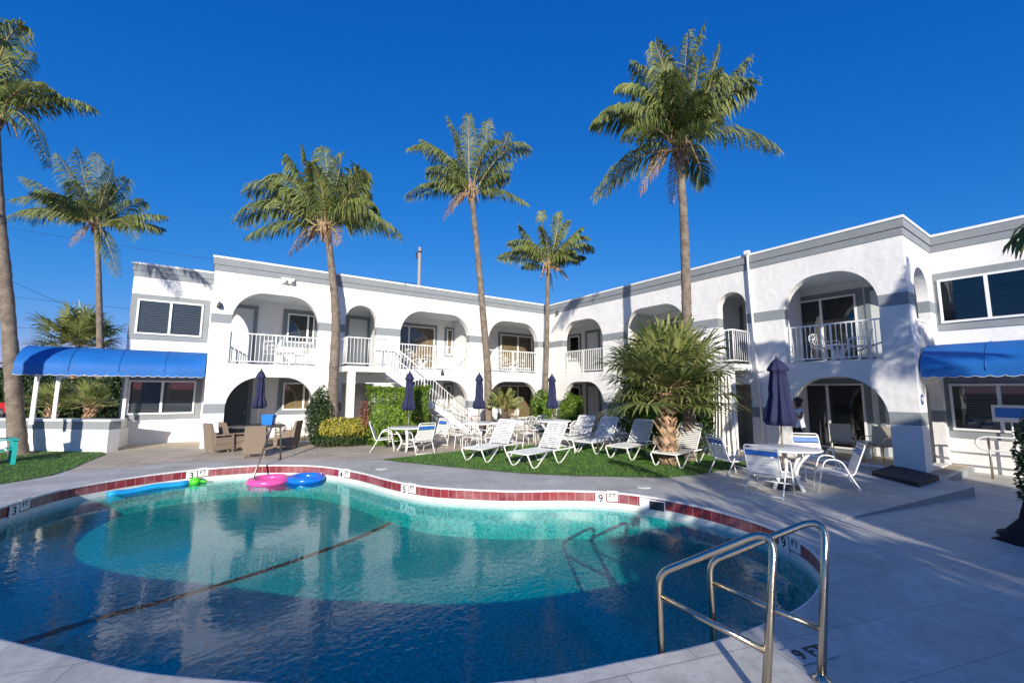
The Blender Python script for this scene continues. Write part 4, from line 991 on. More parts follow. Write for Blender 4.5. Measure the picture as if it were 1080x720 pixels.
def lounger(ang=50):
    root = empty('sun_lounger', (0, 0, 0)); W = .31; r = .016; H = .345; hx = 1.22; a = R(ang); bl = .78
    f = MB()
    f.tube(smooth_path([(1.0, -W, H - .01), (0, -W, H), (0, W, H), (2.0, W, H - .02), (2.0, -W, H - .02), (1.0, -W, H - .01)], .06), r, 8); f.build('frame', M_white, root)
    for s in (-1, 1):
        for x in (.02, 1.02):
            g = MB(); g.tube(smooth_path([(x, s * W, H - .02), (x + .17, s * W, .04), (x + .25, s * W, .015), (x + .36, s * W, .04), (x + .74, s * W, H - .03)], .07), r, 8); g.build('leg', M_white, root)
    g = MB(); g.tube([(1.98, -W, H - .03), (1.99, -W, .16)], r, 6); g.tube([(1.98, W, H - .03), (1.99, W, .16)], r, 6); g.build('rear_post', M_white, root)
    sm = MB(); k = 0; x = .05
    while x < hx - .03: sm.box((x + .02, 0, H + .008 - .012 * math.sin(math.pi * .5)), (.036, 2 * W, .008)); x += .0535
    sm.build('seat', M_strap, root)
    b = MB(); P0 = Vector((hx, 0, H)); dv = Vector((math.cos(a), 0, math.sin(a)))
    e = P0 + dv * bl
    b.tube(smooth_path([P0 + Vector((0, -W * .94, 0)), e + Vector((0, -W * .94, 0)), e + Vector((0, W * .94, 0)), P0 + Vector((0, W * .94, 0))], .07), r, 8)
    b.tube([P0 + dv * .42 + Vector((0, -W * .94, 0)), (1.86, -W * .94, H - .01)], r * .7, 6); b.tube([P0 + dv * .42 + Vector((0, W * .94, 0)), (1.86, W * .94, H - .01)], r * .7, 6)
    bk = b.build('back_frame', M_white, root)
    sm = MB(); t = .03
    while t < bl - .05:
        c = P0 + dv * (t + .02); sm.box(c, (.035, 2 * W * .94, .008), M=Matrix.Rotation(-a, 3, 'Y')); t += .0535
    sm.build('backrest', M_strap, root)
    return root
def umbrella(h=2.5, z0=1.2, r=.2, seed=1, base=True):
    root = empty('umbrella', (0, 0, 0)); rnd = random.Random(seed)
    m_ = MB(); m_.tube([(0, 0, .05), (0, 0, h + .03)], .02, 10); m_.build('pole', M_steel, root)
    m_ = MB(); ph = rnd.uniform(0, 6)
    def fn(a, z):
        t = (h - z) / (h - z0); return 1 + .26 * math.sin(8 * a + ph + 1.5 * t) * min(1, t * 2.5) + .06 * math.sin(3 * a + 5 * t)
    prof = [(.0, h), (.035, h - .01), (.10, h - .08), (.155, h - .2), (.16, h - .24), (.115, h - .26), (.12, h - .42), (.13, h - .6), (.125, h - .75), (.15, h - .9), (.19, z0 + .22), (.21, z0 + .1), (.17, z0), (.06, z0 + .03)]
    prof = [(q * r / .2, z) for q, z in prof]
    m_.lathe(prof, n=48, fn=fn); m_.build('canopy', M_navy, root)
    m_ = MB(); m_.lathe([(.0, h + .06), (.018, h + .045), (.03, h), (.0, h - .01)], n=10); m_.build('finial', M_dark, root)
    m_ = MB(); m_.tube([(-.02, .17 * r / .2, h - .85), (0, -.17 * r / .2, h - .87)], .004, 4); 
    if base: m_ = MB(); m_.lathe([(.24, .004), (.25, .03), (.23, .06), (.06, .09), (.035, .11), (.035, .35), (0, .35)], n=24); m_.build('base', M_dark, root)
    return root
def round_table(r, h, mt, top_mt=None, legs=4, name='patio_table'):
    root = empty(name, (0, 0, 0)); m_ = MB(); m_.lathe([(0, h - .03), (r - .02, h - .03), (r, h - .02), (r, h), (r - .015, h + .006), (0, h + .006)], n=40); m_.build('tabletop', top_mt or mt, root)
    for k in range(legs):
        a = math.pi / 4 + k * 2 * math.pi / legs; c, s = math.cos(a), math.sin(a); m_ = MB()
        m_.tube(smooth_path([(c * r * .55, s * r * .55, .0), (c * r * .30, s * r * .30, h * .35), (c * r * .42, s * r * .42, h * .62), (c * r * .8, s * r * .8, h - .03)], .12), [.0] and .026, 8, flat=1.6); m_.build('leg', mt, root)
    m_ = MB(); m_.lathe([(r * .36, h * .3), (r * .38, h * .33), (r * .30, h * .33)], n=24); m_.tube([(0, 0, .05), (0, 0, h - .03)], .03, 8); m_.build('stretcher', mt, root)
    return root
def wicker_chair():
    root = empty('wicker_armchair', (0, 0, 0)); s = MB(); W = .29
    s.box((0, 0, .28), (.56, .58, .32)); s.build('seat', M_wick, root)
    s = MB(); s.add([(-.28, -W, .12), (-.24, -W, .44), (-.38, -W * .92, .95), (-.44, -W * .92, .94), (-.33, -W, .12), (-.28, W, .12), (-.24, W, .44), (-.38, W * .92, .95), (-.44, W * .92, .94), (-.33, W, .12)],
        [(0, 1, 6, 5), (1, 2, 7, 6), (2, 3, 8, 7), (3, 4, 9, 8), (4, 0, 5, 9), (0, 4, 3, 2, 1), (5, 6, 7, 8, 9)]); s.build('backrest', M_wick, root)
    for q in (-1, 1):
        s = MB(); s.box((-.02, q * .30, .58), (.50, .06, .05)); s.box((.22, q * .30, .43), (.05, .055, .28)); s.box((-.02, q * .305, .40), (.5, .03, .2)); s.build('armrest', M_wick, root)
        for x in (-.27, .25): s = MB(); s.box((x, q * .26, .07), (.035, .035, .14)); s.build('leg', M_dark if 0 else M_wick, root)
    return root
used = {}
def place(proto_key, maker, x, y, face, label, cat, group=None, z=0, sc=None):
    if proto_key not in used: o = maker(); used[proto_key] = o
    else: o = copy_tree(used[proto_key])
    o.location = (x, y, z); o.rotation_euler = (0, 0, face); tag(o, label, cat)
    if group: o['group'] = group
    elif 'group' in o: del o['group']
    if sc: o.scale = (sc, sc, sc)
    return o
def face(p, q): return math.atan2(q[1] - p[1], q[0] - p[0])
GB = 'white strap patio chairs with a blue back band'
# left blue-banded set
T = G(431, 476); tc = (T.x, T.y)
place('tbl', lambda: round_table(.58, .72, M_white), tc[0], tc[1], .3, 'round white patio table in front of the box hedge, navy umbrella through it', 'table', 'round white patio tables')
for (px, py, lab) in [(405, 477, 'left of its table, beside the yellow bush'), (418, 470.5, 'on the hedge side of its table'), (444, 479, 'with its back to the pool'), (460, 472, 'right of its table, beside the stair foot')]:
    g = G(px, py); place('strap', strap_chair, g.x, g.y, face(g, tc), 'blue-banded chair by the box hedge, ' + lab, 'chair', GB)
place('umb', lambda: umbrella(2.45, 1.25, .17, 1), tc[0] + .0, tc[1] + .02, 0, 'closed navy umbrella in front of the box hedge', 'umbrella', 'closed navy umbrellas', z=.0)
# right blue-banded set
T = G(832, 511.5); tr_ = (T.x, T.y)
place('tbl', None, tr_[0], tr_[1], .5, 'round white patio table nearest the right end of the pool, navy umbrella through it', 'table', 'round white patio tables', sc=1.08)
for (px, py, lab, fo) in [(814, 518.5, 'front left of the table with its back to the viewer', R(8)), (773, 500, 'far left of the table beside the turf', R(-25)), (861, 500, 'far side of the table facing the pool', R(222)), (885, 515, 'right of the table in profile', R(118))]:
    g = G(px, py); place('strap', strap_chair, g.x, g.y, fo, 'blue-banded chair, right poolside table, ' + lab, 'chair', GB)
place('umb2', lambda: umbrella(2.56, 1.22, .235, 5), tr_[0] - .05, tr_[1] + .02, 1, 'largest closed navy umbrella, at the right poolside table', 'umbrella', 'closed navy umbrellas')
# middle sets
GW = 'white cast garden chairs'
T = G(506, 471); ta = (T.x, T.y)
place('tbl', None, ta[0], ta[1], .1, 'round white table with the umbrella between the stairs and the young palm', 'table', 'round white patio tables', sc=1.1)
M_rusty = mat('rust_red_metal', (.30, .10, .07), .6)
for (px, py, lab) in [(484, 473, 'leftmost chair'), (499, 476, 'nearest the turf on the left'), (519, 476, 'nearest the turf on the right'), (532, 470, 'right chair')]:
    g = G(px, py); place('cast', lambda: cast_chair(M_white), g.x, g.y, face(g, ta), 'white lattice-back chair at the third umbrella, ' + lab, 'chair', GW)
g = G(503, 465); place('castr', lambda: cast_chair(M_rusty), g.x, g.y, face(g, ta), 'rust red lattice-back chair on the far side of the third umbrella table', 'chair')
place('umb', None, ta[0] - .0, ta[1] + .02, 2, 'closed navy umbrella third from the left, before the pier between balconies', 'umbrella', 'closed navy umbrellas', sc=1.0)
T = G(584, 468); tb = (T.x, T.y)
place('tbl', None, tb[0], tb[1], .7, 'round white table at the inner corner bushes', 'table', 'round white patio tables', sc=1.15)
for (px, py, lab) in [(556, 470, 'left end'), (566, 465, 'far left'), (603, 471, 'right, partly behind the lounger'), (612, 466, 'rightmost, beside the dark doorway'), (575, 463, 'far side by the bushes')]:
    g = G(px, py); place('cast', None, g.x, g.y, face(g, tb), 'white lattice-back chair at the fourth umbrella, ' + lab, 'chair', GW)
place('umb', None, tb[0], tb[1] + .02, 4, 'closed navy umbrella fourth from the left, between two round bushes', 'umbrella', 'closed navy umbrellas', sc=1.0)
# wicker set
T = G(271, 475.5); tw = (T.x, T.y)
M_slate = mat('slate_tabletop', (.10, .095, .09), .35, var=.2, vscale=10)
root = empty('dining_table', (tw[0], tw[1], 0), 0, 'dark slate-topped round wicker table at the left end of the pool', 'table')
m_ = MB(); m_.lathe([(0, .69), (.78, .69), (.80, .70), (.80, .725), (0, .73)], n=40); m_.build('tabletop', M_slate, root); m_ = MB(); m_.lathe([(.26, 0), (.22, .3), (.30, .69), (0, .69)], n=24); m_.build('pedestal', M_wick, root)
for (px, py, fx_, lab) in [(233, 480, None, 'leftmost, in profile'), (269, 484, None, 'in the middle, its back to the pool'), (248, 478, None, 'between the leftmost and the middle one'), (302, 475, None, 'rightmost, beside the pool handrail')]:
    g = G(px, py); place('wick', wicker_chair, g.x, g.y, face(g, tw), 'brown wicker armchair at the slate table, ' + lab, 'chair', 'brown wicker armchairs', sc=.93)
place('umb', None, tw[0], tw[1] + .02, 5, 'closed navy umbrella leftmost, over the slate wicker table', 'umbrella', 'closed navy umbrellas', sc=1.02)
# blue storage tub on the table
g = campt(284, 447.5, depth_of((tw[0], tw[1], 0)) + .3); root = empty('storage_tub', (g.x, g.y, .732), -.5, 'bright blue plastic tub on the slate wicker table', 'tub'); M_tub = mat('blue_plastic', (.01, .17, .62), .35)
m_ = MB(); m_.lathe([(.17, 0), (.21, .30), (.235, .30), (.235, .325), (.20, .325), (.16, .02), (0, .02)], n=4, M=Matrix.Rotation(R(45), 3, 'Z')); m_.v = [(x * 1.25, y * .9, z) for x, y, z in m_.v]; m_.sm = [False] * len(m_.f); m_.build('body', M_tub, root)
for s in (-1, 1): m_ = MB(); m_.tube([(s * .2, -.05, .24), (s * .235, -.05, .26), (s * .235, .05, .26), (s * .2, .05, .24)], .01, 6); m_.build('handle', M_dark, root)
# loungers
GL = 'white strap sun loungers on the turf'
for (px, py, az, lab) in [(503, 487.5, 24, 'leftmost lounger, nearest the round tables'), (552, 493, 15, 'second lounger from the left, back raised highest beside the pool edge'), (598, 474, 20, 'third lounger from the left, far side of the turf'),
                          (619, 477.5, 15, 'fourth lounger from the left in front of the large bush'), (655, 483.5, 13, 'fifth lounger from the left, its back beside the fan palm trunk'), (705, 491.5, 11, 'rightmost lounger, its back shaded beside the palm trunk')]:
    g = G(px, py); a = R(az); d = Vector((math.cos(a), math.sin(a), 0)); p = g - d * .22 - Vector((-d.y, d.x, 0)) * 0
    place('lounge', lambda: lounger(52), p.x, p.y, a, 'white strap sun lounger, ' + lab, 'lounger', GL, sc=1.06)
# balcony and patio furniture
def small_table(): return round_table(.3, .5, M_white, name='side_table')
BW = 'white chairs on the balconies'
bal = [('castb', -12.3, 1.0, FL, 1, 'left chair on the first balcony of the left wing'), ('castb', -11.45, 1.2, FL, 2.6, 'right chair on the first balcony of the left wing'),
       ('castb', -7.0, .95, FL, .6, 'left chair on the second wide balcony of the left wing'), ('castb', -6.2, .95, FL, 2.4, 'right chair on the second wide balcony of the left wing'),
       ('castb', -2.1, .95, FL, .5, 'left chair on the balcony next to the inner corner'), ('castb', -1.25, .95, FL, 2.6, 'right chair on the balcony next to the inner corner'),
       ('castb', .95, -11.75, FL, 4.2, 'left chair on the right wing end balcony'), ('castb', .95, -12.55, FL, 1.9, 'right chair on the right wing end balcony'),
       ('castb', -12.1, 1.6, 0, .3, 'left white chair inside the ground arch behind the slate table'), ('castb', -11.3, 1.0, 0, 2.8, 'right white chair inside the ground arch behind the slate table'),
       ('castb', -2.6, 1.2, 0, .2, 'left white chair inside the ground arch behind the young palm'), ('castb', -1.5, 1.2, 0, 3.0, 'right white chair inside the ground arch behind the young palm')]
for (k, x, y, z, rz, lab) in bal: place('castb', lambda: cast_chair(M_white, 'balcony_chair'), x, y, rz, lab, 'chair', BW, z=z + .0 if z else .004)
for (x, y, z, lab) in [(-11.9, .75, FL, 'on the first balcony of the left wing'), (-6.6, .75, FL, 'on the second wide balcony of the left wing'), (-1.7, .75, FL, 'on the balcony beside the inner corner'), (.75, -12.15, FL, 'on the end balcony of the right wing'), (-2.05, 1.0, .004, 'inside the ground arch behind the young palm')]:
    place('stbl', small_table, x, y, 0, 'small round white side table ' + lab, 'table', 'small white side tables', z=z)
M_beige = mat('beige_sling', (.55, .49, .38), .7)
def sling_chair():
    root = cast_chair(M_steel, 'sling_chair')
    for ch in list(root.children):
        if ch.name.startswith('backrest'): bpy.data.objects.remove(ch)
    m_ = MB(); m_.box((-.27, 0, .70), (.02, .5, .52), M=Matrix.Rotation(R(-12), 3, 'Y')); m_.build('backrest', M_beige, root); return root
place('sling', sling_chair, 1.1, -11.95, 3.6, 'beige sling chair on the right wing ground patio, left of the two', 'chair', 'beige sling chairs')
place('sling', None, 1.0, -12.75, 2.9, 'beige sling chair on the right wing ground patio, right of the two', 'chair', 'beige sling chairs')
place('stbl', None, 1.35, -12.35, 0, 'small round white side table between the beige sling chairs', 'table', 'small white side tables', z=.004)
# white drape / cover hung beside the right stairs
g = G(762, 483); root = empty('white_drape', (-1.35, -9.85, 0), 0, 'tall crumpled white sheet hanging beside the stairs behind the rightmost lounger', 'sheet')
m_ = MB(); nseg = 60; vs = []; hz = [(0, 1.25), (.5, 1.1), (1.2, .92), (1.9, .85), (2.35, .8)]
for (z, sc_) in hz:
    for i in range(nseg + 1):
        t = i / nseg; vs.append((-.05 + .07 * math.sin(t * 34 + z) * (1.2 - z * .3) + .03 * math.sin(t * 9), (t - .5) * .62 * sc_, z + .02))
k = nseg + 1; fs = [(a * k + i, a * k + i + 1, (a + 1) * k + i + 1, (a + 1) * k + i) for a in range(len(hz) - 1) for i in range(nseg)]
m_.add(vs, fs, True); m_.build('cloth', mat('white_cloth', (.78, .76, .72), .8), root)
# teal lounge chair at the left edge
M_teal = mat('teal_plastic', (.02, .42, .38), .4)
g = G(3, 497); root = empty('deck_chair', (g.x - .35, g.y + .25, 0), R(20), 'teal slatted wooden deck chair cut by the left frame edge', 'chair')
for s in (-1, 1):
    m_ = MB(); m_.box((.1, s * .32, .62), (.75, .12, .03)); m_.build('armrest', M_teal, root)
    for x in (-.3, .42): m_ = MB(); m_.box((x, s * .30, .30), (.08, .035, .62)); m_.build('leg', M_teal, root)
m_ = MB()
for k in range(6): m_.box((.35 - k * .11, 0, .38 - k * .025), (.095, .56, .02))
m_.build('seat', M_teal, root); m_ = MB()
for k in range(5): m_.box((-.42, -.24 + k * .12, .72), (.02, .10, .9 - abs(k - 2) * .08), M=Matrix.Rotation(R(-20), 3, 'Y'))
m_.build('backrest', M_teal, root)

# ------------------------------------------------------------------ pool equipment
def steel(name, pts, r, parent, rr=.16, n=14, mt=None):
    m_ = MB(); m_.tube(smooth_path(pts, rr, 8), r, n); return m_.build(name, mt or M_steel, parent)
def v(*a): return Vector(a)
for k, (P0, P1, P2, P3, P4, lab) in enumerate([
    (G(693, 700, -.55), G(697, 603, .53), G(819, 553, .97), G(819, 600, .80), G(811, 742, .0), 'left'),
    (G(749, 672, -.55), G(751, 590, .50), G(873, 540, .97), G(873, 585, .80), G(870, 714, .0), 'right')]):
    c = P4.copy(); rail = empty('pool_handrail', (c.x, c.y, 0), 0, ('nearer left' if k == 0 else 'farther right') + ' of the two stainless grab rails at the near pool corner', 'handrail', 'pair of stainless grab rails')
    P0 = Vector((P1.x, P1.y, -.75))
    L_ = [p - v(c.x, c.y, 0) for p in (P0, P1, P2, P3, P4)]
    P2b = L_[2]
    m_ = MB(); s1 = smooth_path([L_[0], L_[1], L_[1].lerp(P2b, .4)], .09, 6); s2 = smooth_path([L_[1].lerp(P2b, .4), P2b, L_[4]], .20, 10)
    m_.tube(s1[:-1] + s2, .026, 16); m_.build('tube', M_steel, rail)
    q1 = L_[1].lerp(L_[0], .16 / (L_[1].z - L_[0].z)); q2 = P2b.lerp(L_[4], (.97 - .27) / .97)
    steel('crossbar', [q1, q2], .020, rail)
    m_ = MB(); m_.lathe([(.055, .0), (.052, .015), (.03, .025), (.024, .04)], L_[4], 20); m_.build('escutcheon', M_steel, rail)
# single rail at the shallow end
g1 = G(297, 487); rail = empty('pool_handrail', (g1.x, g1.y, 0), 0, 'slanting handrail going down into the shallow end by the wicker table', 'handrail')
pts = [v(0, 0, 0), campt(297, 452, depth_of(g1)) - g1, campt(288, 451, depth_of(g1) - .3) - g1, G(264, 519, -.4) - g1]
steel('tube', pts, .022, rail, .1, 12, mat('backlit_steel', (.23, .20, .17), .35, metal=.8)); m_ = MB(); m_.lathe([(.06, 0), (.05, .02), (.024, .03)], (0, 0, 0), 16); m_.build('escutcheon', M_steel, rail)  # dark tube colour paints in the rail's backlit side
# depth markers on the pool wall and deck
M_mk = mat('white_marker_tile', (.74, .74, .70), .4); M_ink = mat('marker_black', (.015, .015, .02), .5)
def nearest(px, py):
    tgt = G(px, py, -.1).to_2d(); i = min(range(NP), key=lambda k: (pool[k] - tgt).length); t = (pool[(i + 1) % NP] - pool[i - 1]).normalized(); return pool[i], t
for (px, py, num) in [(209, 503, '3'), (368, 500, '4'), (426, 518, '5'), (645, 524, '9'), (829, 570, '9'), (20, 539, '3')]:
    p, t = nearest(px, py); n_ = Vector((-t.y, t.x))            # ccw loop: inward normal
    M4 = Matrix(((t.x, 0, n_.x, 0), (t.y, 0, n_.y, 0), (0, 1, 0, 0), (0, 0, 0, 1)))
    # seen from inside the pool the reading direction is against the loop
    M4 = Matrix(((-t.x, 0, n_.x, 0), (-t.y, 0, n_.y, 0), (0, 1, 0, 0), (0, 0, 0, 1)))
    root = empty('depth_marker', (p.x + n_.x * .012, p.y + n_.y * .012, -.11), 0, {209: 'white 3 FT tile pair beside the green ball', 368: 'white 4 FT tile pair right of the blue swim ring', 426: 'white 5 FT tile pair above the dark floor line', 645: 'white 9 FT tile pair beside the skimmer opening', 829: 'shaded 9 FT tile pair at the right end of the pool', 20: 'shaded 3 FT tile pair at the left frame edge'}[px], 'depth marker', 'depth markers on the pool tile')
    for (dx, dz, tx, sz) in ((-.11, -.03, num, .19), (.11, .03, 'FT', .12)):
        m_ = MB(); vs = [M4 @ Vector((dx + a * .1, dz + b * .095, c_)) for c_ in (0, .008) for a, b in ((-1, -1), (1, -1), (1, 1), (-1, 1))]
        m_.add(vs, [(3, 2, 1, 0), (4, 5, 6, 7), (0, 1, 5, 4), (1, 2, 6, 5), (2, 3, 7, 6), (3, 0, 4, 7)]); tl = m_.build('tile', M_mk, root)
        text_mesh(tx, sz, M4 @ Matrix.Translation((dx, dz, .010)), 'lettering', M_ink, tl)
g = G(858, 686); root = empty('deck_marker', (g.x, g.y, .005), 0, '9 FT lettering tile set in the deck beside the right grab rail', 'depth marker')
m_ = MB(); rz = R(-148 + 180 - 52); M2 = Matrix.Rotation(math.atan2(-RIGHT.y, -RIGHT.x) * 0 + R(-16), 4, 'Z')
m_.box((0, 0, .002), (.36, .17, .004), M=M2.to_3x3()); tl = m_.build('tile', mat('deck_marker_tile', (.52, .53, .54), .5), root); text_mesh('9 FT', .15, M2 @ Matrix.Translation((0, 0, .0065)), 'lettering', M_ink, tl)
# skimmer mouth
p, t = nearest(688, 528); n_ = Vector((-t.y, t.x)); root = empty('skimmer', (p.x, p.y, 0), math.atan2(-t.y, -t.x), 'dark skimmer opening in the pool tile right of the 9 FT marker', 'skimmer')
m_ = MB(); m_.box((.06, -.004, -.15), (.26, .02, .15)); m_.build('opening', M_dark, root); m_ = MB(); m_.box((-.16, -.010, -.13), (.18, .02, .17)); m_.box((.06, -.010, -.065), (.28, .02, .02)); m_.box((.205, -.010, -.15), (.02, .02, .19)); m_.box((.06, -.010, -.235), (.28, .02, .016)); m_.build('frame', M_frame, root)
for (px, py, lab) in [(404, 495.5, 'left, near the turf tip'), (680, 512, 'right, behind the skimmer')]:
    g = G(px, py); m_ = MB(); m_.lathe([(.15, .0), (.15, .006), (.135, .008), (0, .008)], n=28); o = m_.build('deck_disc', M_mk); o.location = (g.x, g.y, .001); tag(o, 'round white deck lid ' + lab, 'deck lid', 'round deck lids')
# floats
def ring(px, py, R0, r0, mt, label, z=0):
    g = G(px, py, WL); root = empty('swim_ring', (g.x, g.y, WL), 0, label, 'swim ring', 'inflatable swim rings'); m_ = MB(); n1, n2 = 48, 14; vs = []
    for i in range(n1):
        a = 2 * math.pi * i / n1
        for j in range(n2):
            b = 2 * math.pi * j / n2; q = 1 + .03 * math.sin(12 * a) * (math.cos(b) < 0); vs.append(((R0 + r0 * math.cos(b) * q) * math.cos(a), (R0 + r0 * math.cos(b) * q) * math.sin(a), r0 * .55 + r0 * .85 * math.sin(b)))
    m_.add(vs, [(i * n2 + j, ((i + 1) % n1) * n2 + j, ((i + 1) % n1) * n2 + (j + 1) % n2, i * n2 + (j + 1) % n2) for i in range(n1) for j in range(n2)], True); m_.build('tube', mt, root)
    m_ = MB(); m_.tube([(R0, 0, r0 * 1.35), (R0, .0, r0 * 1.35 + .03)], .012, 8); m_.build('valve', M_frame, root); return root
M_pink = mat('pink_vinyl', (.85, .09, .35), .25); M_bv = mat('blue_vinyl', (.01, .16, .75), .22); M_noodle = mat('blue_foam', (.01, .35, .75), .6); M_green = mat('green_vinyl', (.10, .75, .03), .35)
ring(285, 511, .37, .092, M_pink, 'pink inflatable swim ring beside the slanting rail'); ring(324, 508.5, .34, .092, M_bv, 'blue inflatable swim ring touching the pink one')
ins = off(pool, -.16); ka = min(range(NP), key=lambda k: (pool[k] - G(103, 516, -.1).to_2d()).length); kb = min(range(NP), key=lambda k: (pool[k] - G(198, 505, -.1).to_2d()).length)
rng = list(range(min(ka, kb), max(ka, kb) + 1)); a = ins[ka].to_3d() + v(0, 0, WL)
m_ = MB(); m_.tube([ins[k].to_3d() + v(0, 0, WL + .035 + .012 * math.sin(k)) - a for k in rng], .06, 12); o = m_.build('pool_noodle', M_noodle); o.location = a; tag(o, 'light blue foam noodle floating along the far left pool edge', 'pool noodle')
g = (ins[kb] + (ins[kb] - ins[kb + (1 if kb > ka else -1) * -1]).normalized() * .12).to_3d() + v(0, 0, WL); m_ = MB(); m_.lathe([(0, -.04), (.08, -.02), (.115, .04), (.10, .10), (.05, .13), (0, .135)], n=20); m_.tube([(.1, 0, .04), (.22, -.05, .03)], .03, 8); o = m_.build('beach_ball', M_green); o.location = g; tag(o, 'bright green float at the end of the blue noodle', 'float')

# ------------------------------------------------------------------ right side: mat, ramp handrail, covered planter, woman
q1, q2, q3, q4 = (-1.35, -13.25), (-2.1, -14.2), (-.75, -14.25), (.25, -13.25)
m_ = MB(); P = [(x, y, z) for z in (0.002, .09) for x, y in (q4, q1, q2, q3)]
m_.add(P, [(3, 2, 1, 0), (4, 5, 6, 7), (0, 1, 5, 4), (1, 2, 6, 5), (2, 3, 7, 6), (3, 0, 4, 7)]); o = m_.build('rubber_mat', mat('black_rubber', (.03, .03, .035), .8, bump=.3, bscale=40)); tag(o, 'thick dark rubber mat at the foot of the corner pillar', 'mat')
rail = empty('ramp_handrail', (1.6, -14.6, -.15), 0, 'white pipe handrail in front of the right awning window', 'handrail')
Pp = [G(1010, 488, -.12), G(1024, 491, -.12)]
m_ = MB(); m_.tube([(0, -.55, 0), (0, -.55, .98)], .024, 8); m_.build('post', M_frame, rail)
m_ = MB(); m_.tube([(.02, -3.0, 0), (.02, -3.0, .98)], .024, 8); m_.build('post', M_frame, rail)
m_ = MB(); m_.tube(smooth_path([(.0, -5.4, .98), (0, -.02, .98), (0, .12, .86), (0, .02, .66), (0, -5.4, .66)], .13, 8), .024, 8); m_.build('rail', M_frame, rail)
m_ = MB(); m_.tube([(0, -.12, 0), (0, -.12, .98)], .024, 8); m_.build('post', M_steel, rail)
# shrub in a black draped pot
bx_, by_ = -4.8, -16.35; root = empty('covered_planter', (bx_, by_, -.03), 0, 'large shrub in a planter draped with black cloth at the right frame edge', 'planter')
M_black = mat('black_cloth', (.008, .008, .011), .9, bump=.4, bscale=12)
m_ = MB(); m_.lathe([(.78, .0), (.70, .04), (.55, .25), (.48, .6), (.46, .95), (.40, 1.0), (0, 1.0)], n=60, fn=lambda a, z: 1 + (.10 * math.sin(9 * a + 2) + .05 * math.sin(17 * a)) * max(0, 1 - z * .8)); m_.build('drape', M_black, root)
rnd = random.Random(5); m_ = MB()
for i in range(9000):
    z = rnd.uniform(.5, 1.85); rr_ = (.50 - .18 * max(0, (z - 1.2) / .65)) * rnd.uniform(.55, 1.12); a = rnd.uniform(0, 6.28); p = v(math.cos(a) * rr_, math.sin(a) * rr_, z)
    t = v(rnd.uniform(-1, 1), rnd.uniform(-1, 1), rnd.uniform(-1, .4)).normalized(); b = t.cross(v(rnd.uniform(-1, 1), rnd.uniform(-1, 1), rnd.uniform(-1, 1))).normalized(); l = .06 * rnd.uniform(.7, 1.3)
    m_.add([p - t * l * .5, p + b * l * .3, p + t * l * .5, p - b * l * .3], [(0, 1, 2, 3)])
m_.build('foliage', M_dbush, root)
# small blue and white hanging sign behind the planter
g = campt(1066, 431, 10.5); root = empty('notice_board', (g.x, g.y, -.14), -TH * 0 + R(-100), 'blue and white notice board on a post behind the covered planter', 'sign'); zz = g.z + .14
m_ = MB(); m_.tube([(0, .03, 0), (0, .03, zz)], .02, 8); m_.build('post', M_frame, root); m_ = MB(); m_.box((0, 0, zz), (.62, .02, .42)); brd = m_.build('board', M_frame, root); m_ = MB(); m_.box((0, -.012, zz + .02), (.5, .006, .24)); m_.box((0, .012, zz + .02), (.5, .006, .24)); m_.build('panel', M_tub, brd)

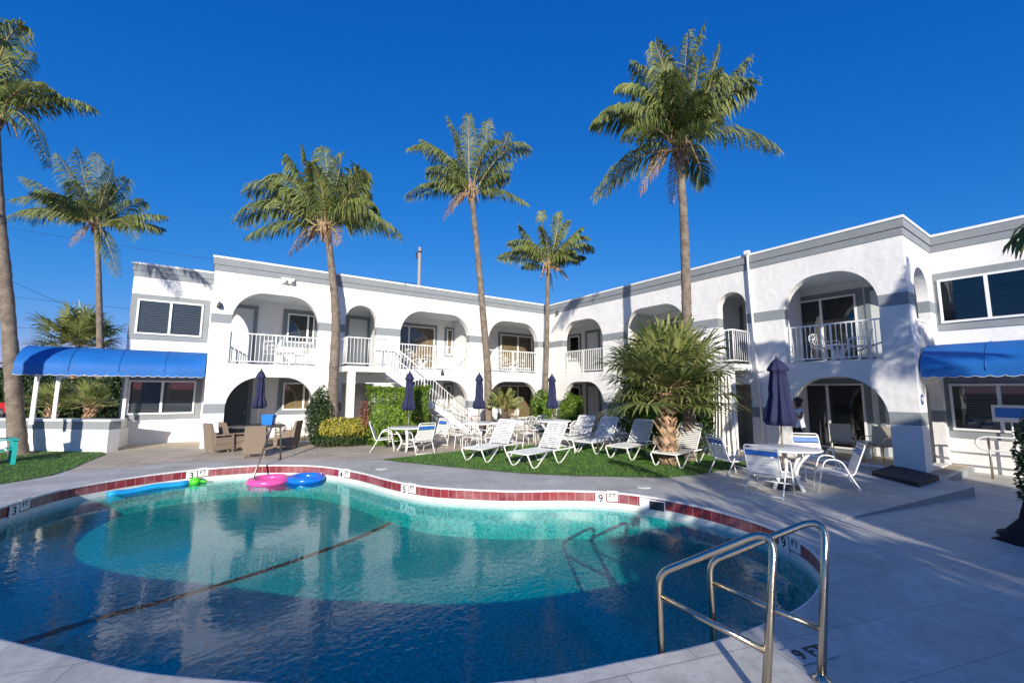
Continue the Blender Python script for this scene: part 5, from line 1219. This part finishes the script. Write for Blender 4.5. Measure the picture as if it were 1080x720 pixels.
# ------------------------------------------------------------------ woman in the right arch
def woman(loc, rz, label):
    root = empty('person', loc, rz, label, 'person')
    skin = mat('skin', (.36, .19, .12), .5); hairm = mat('dark_hair', (.015, .01, .008), .45, bump=.5, bscale=60); topm = mat('white_top', (.80, .80, .80), .8, bump=.3, bscale=15); pantm = mat('black_trousers', (.012, .012, .016), .8)
    V = []; E = []; Rr = []
    def av(p, r, link=None):
        V.append(p); Rr.append(r); i = len(V) - 1
        if link is not None: E.append((link, i))
        return i
    pel = av((0, 0, .93), (.135, .10)); wa = av((0, 0, 1.08), (.115, .09), pel); ch = av((.01, 0, 1.27), (.135, .10), wa); nb = av((0, 0, 1.40), (.06, .055), ch); ne = av((.01, 0, 1.46), (.045, .045), nb); hd0 = av((.02, 0, 1.52), (.065, .06), ne); hd = av((.03, 0, 1.60), (.078, .075), hd0); hd2 = av((.025, 0, 1.66), (.06, .06), hd)
    for s in (-1, 1):
        h1 = av((0, s * .09, .86), (.09, .09), pel); k = av((.02, s * .095, .48), (.055, .055), h1); an = av((-.01, s * .095, .09), (.035, .035), k); he = av((.03, s * .10, .04), (.035, .03), an); av((.14, s * .11, .025), (.03, .022), he)
        sh = av((0, s * .16, 1.36), (.05, .05), ch); el = av((.10, s * .21, 1.14), (.038, .038), sh); wr = av((.20, s * .10, 1.34), (.026, .024), el); av((.19, s * .075, 1.42), (.028, .018), wr)
    me = bpy.data.meshes.new('body'); me.from_pydata(V, E, []); o = bpy.data.objects.new('body', me); col.objects.link(o)
    md = o.modifiers.new('skin', 'SKIN'); sv = me.skin_vertices[0].data
    for i, r in enumerate(Rr): sv[i].radius = r
    sv[0].use_root = True
    sb_ = o.modifiers.new('sub', 'SUBSURF'); sb_.levels = 2; sb_.render_levels = 2
    bpy.context.view_layer.update(); me2 = bpy.data.meshes.new_from_object(o.evaluated_get(bpy.context.evaluated_depsgraph_get())); bpy.data.objects.remove(o)
    for pl_ in me2.polygons: pl_.use_smooth = True
    body = bpy.data.objects.new('body', me2); col.objects.link(body); body.parent = root; me2.materials.clear(); me2.materials.append(skin)
    def shell(name, cond, mt, d):
        b = bmesh.new(); b.from_mesh(me2); bmesh.ops.delete(b, geom=[f for f in b.faces if not cond(f.calc_center_median())], context='FACES'); b.normal_update()
        for q in b.verts: q.co += q.normal * d
        bmesh.ops.solidify(b, geom=list(b.faces), thickness=-.004)
        m3 = bpy.data.meshes.new(name); b.to_mesh(m3); b.free(); m3.materials.clear(); m3.materials.append(mt)
        for pl_ in m3.polygons: pl_.use_smooth = True
        oo = bpy.data.objects.new(name, m3); col.objects.link(oo); oo.parent = root
    shell('shirt', lambda c: .92 < c.z < 1.40 and (abs(c.y) < .185) and not (c.x > .12), topm, .012)
    shell('trousers', lambda c: .07 < c.z < .98 and abs(c.y) < .19 and c.x < .13, pantm, .010)
    h = MB(); h.lathe([(0, 1.74), (.06, 1.73), (.095, 1.68), (.10, 1.60), (.085, 1.50), (.06, 1.47)], (-.015, 0, 0), 20); h.lathe([(0, -.06), (.05, -.03), (.055, .02), (.03, .05), (0, .06)], (-.12, 0, 1.64), 14); h.build('hair', hairm, root)
    fc = MB(); fc.tube([(.095, 0, 1.62), (.118, 0, 1.585), (.10, 0, 1.575)], [.008, .014, .008], 6); fc.build('nose', skin, root)
    for s in (-1, 1):
        e = MB(); e.lathe([(0, -.008), (.01, 0), (0, .008)], (.098, s * .03, 1.615), 8); e.build('eye', M_ink, root)
        for k, (dy, dz, ln_) in enumerate([(-.018, 0, .062), (-.006, .004, .07), (.006, .002, .066), (.017, -.004, .052)]):
            fg = MB(); b0 = v(.19, s * .072 + dy, 1.43 + dz); fg.tube([b0, b0 + v(-.02, 0, ln_ * .5), b0 + v(-.05, 0, ln_ * .85)], [.0085, .008, .006], 6); fg.build('finger', skin, root)
        fg = MB(); fg.tube([(.185, s * .05, 1.39), (.165, s * .035, 1.43), (.15, s * .03, 1.46)], [.010, .009, .007], 6); fg.build('thumb', skin, root)
    mth = MB(); mth.box((.092, 0, 1.555), (.01, .045, .01)); mth.build('mouth', mat('lips', (.30, .08, .07), .5), root)
    return root
g = campt(842, 430, depth_of((-.35, -11.7, 0))); woman((g.x, g.y, .004), R(150), 'woman in white top and dark trousers, hands at her face, in the right ground arch')
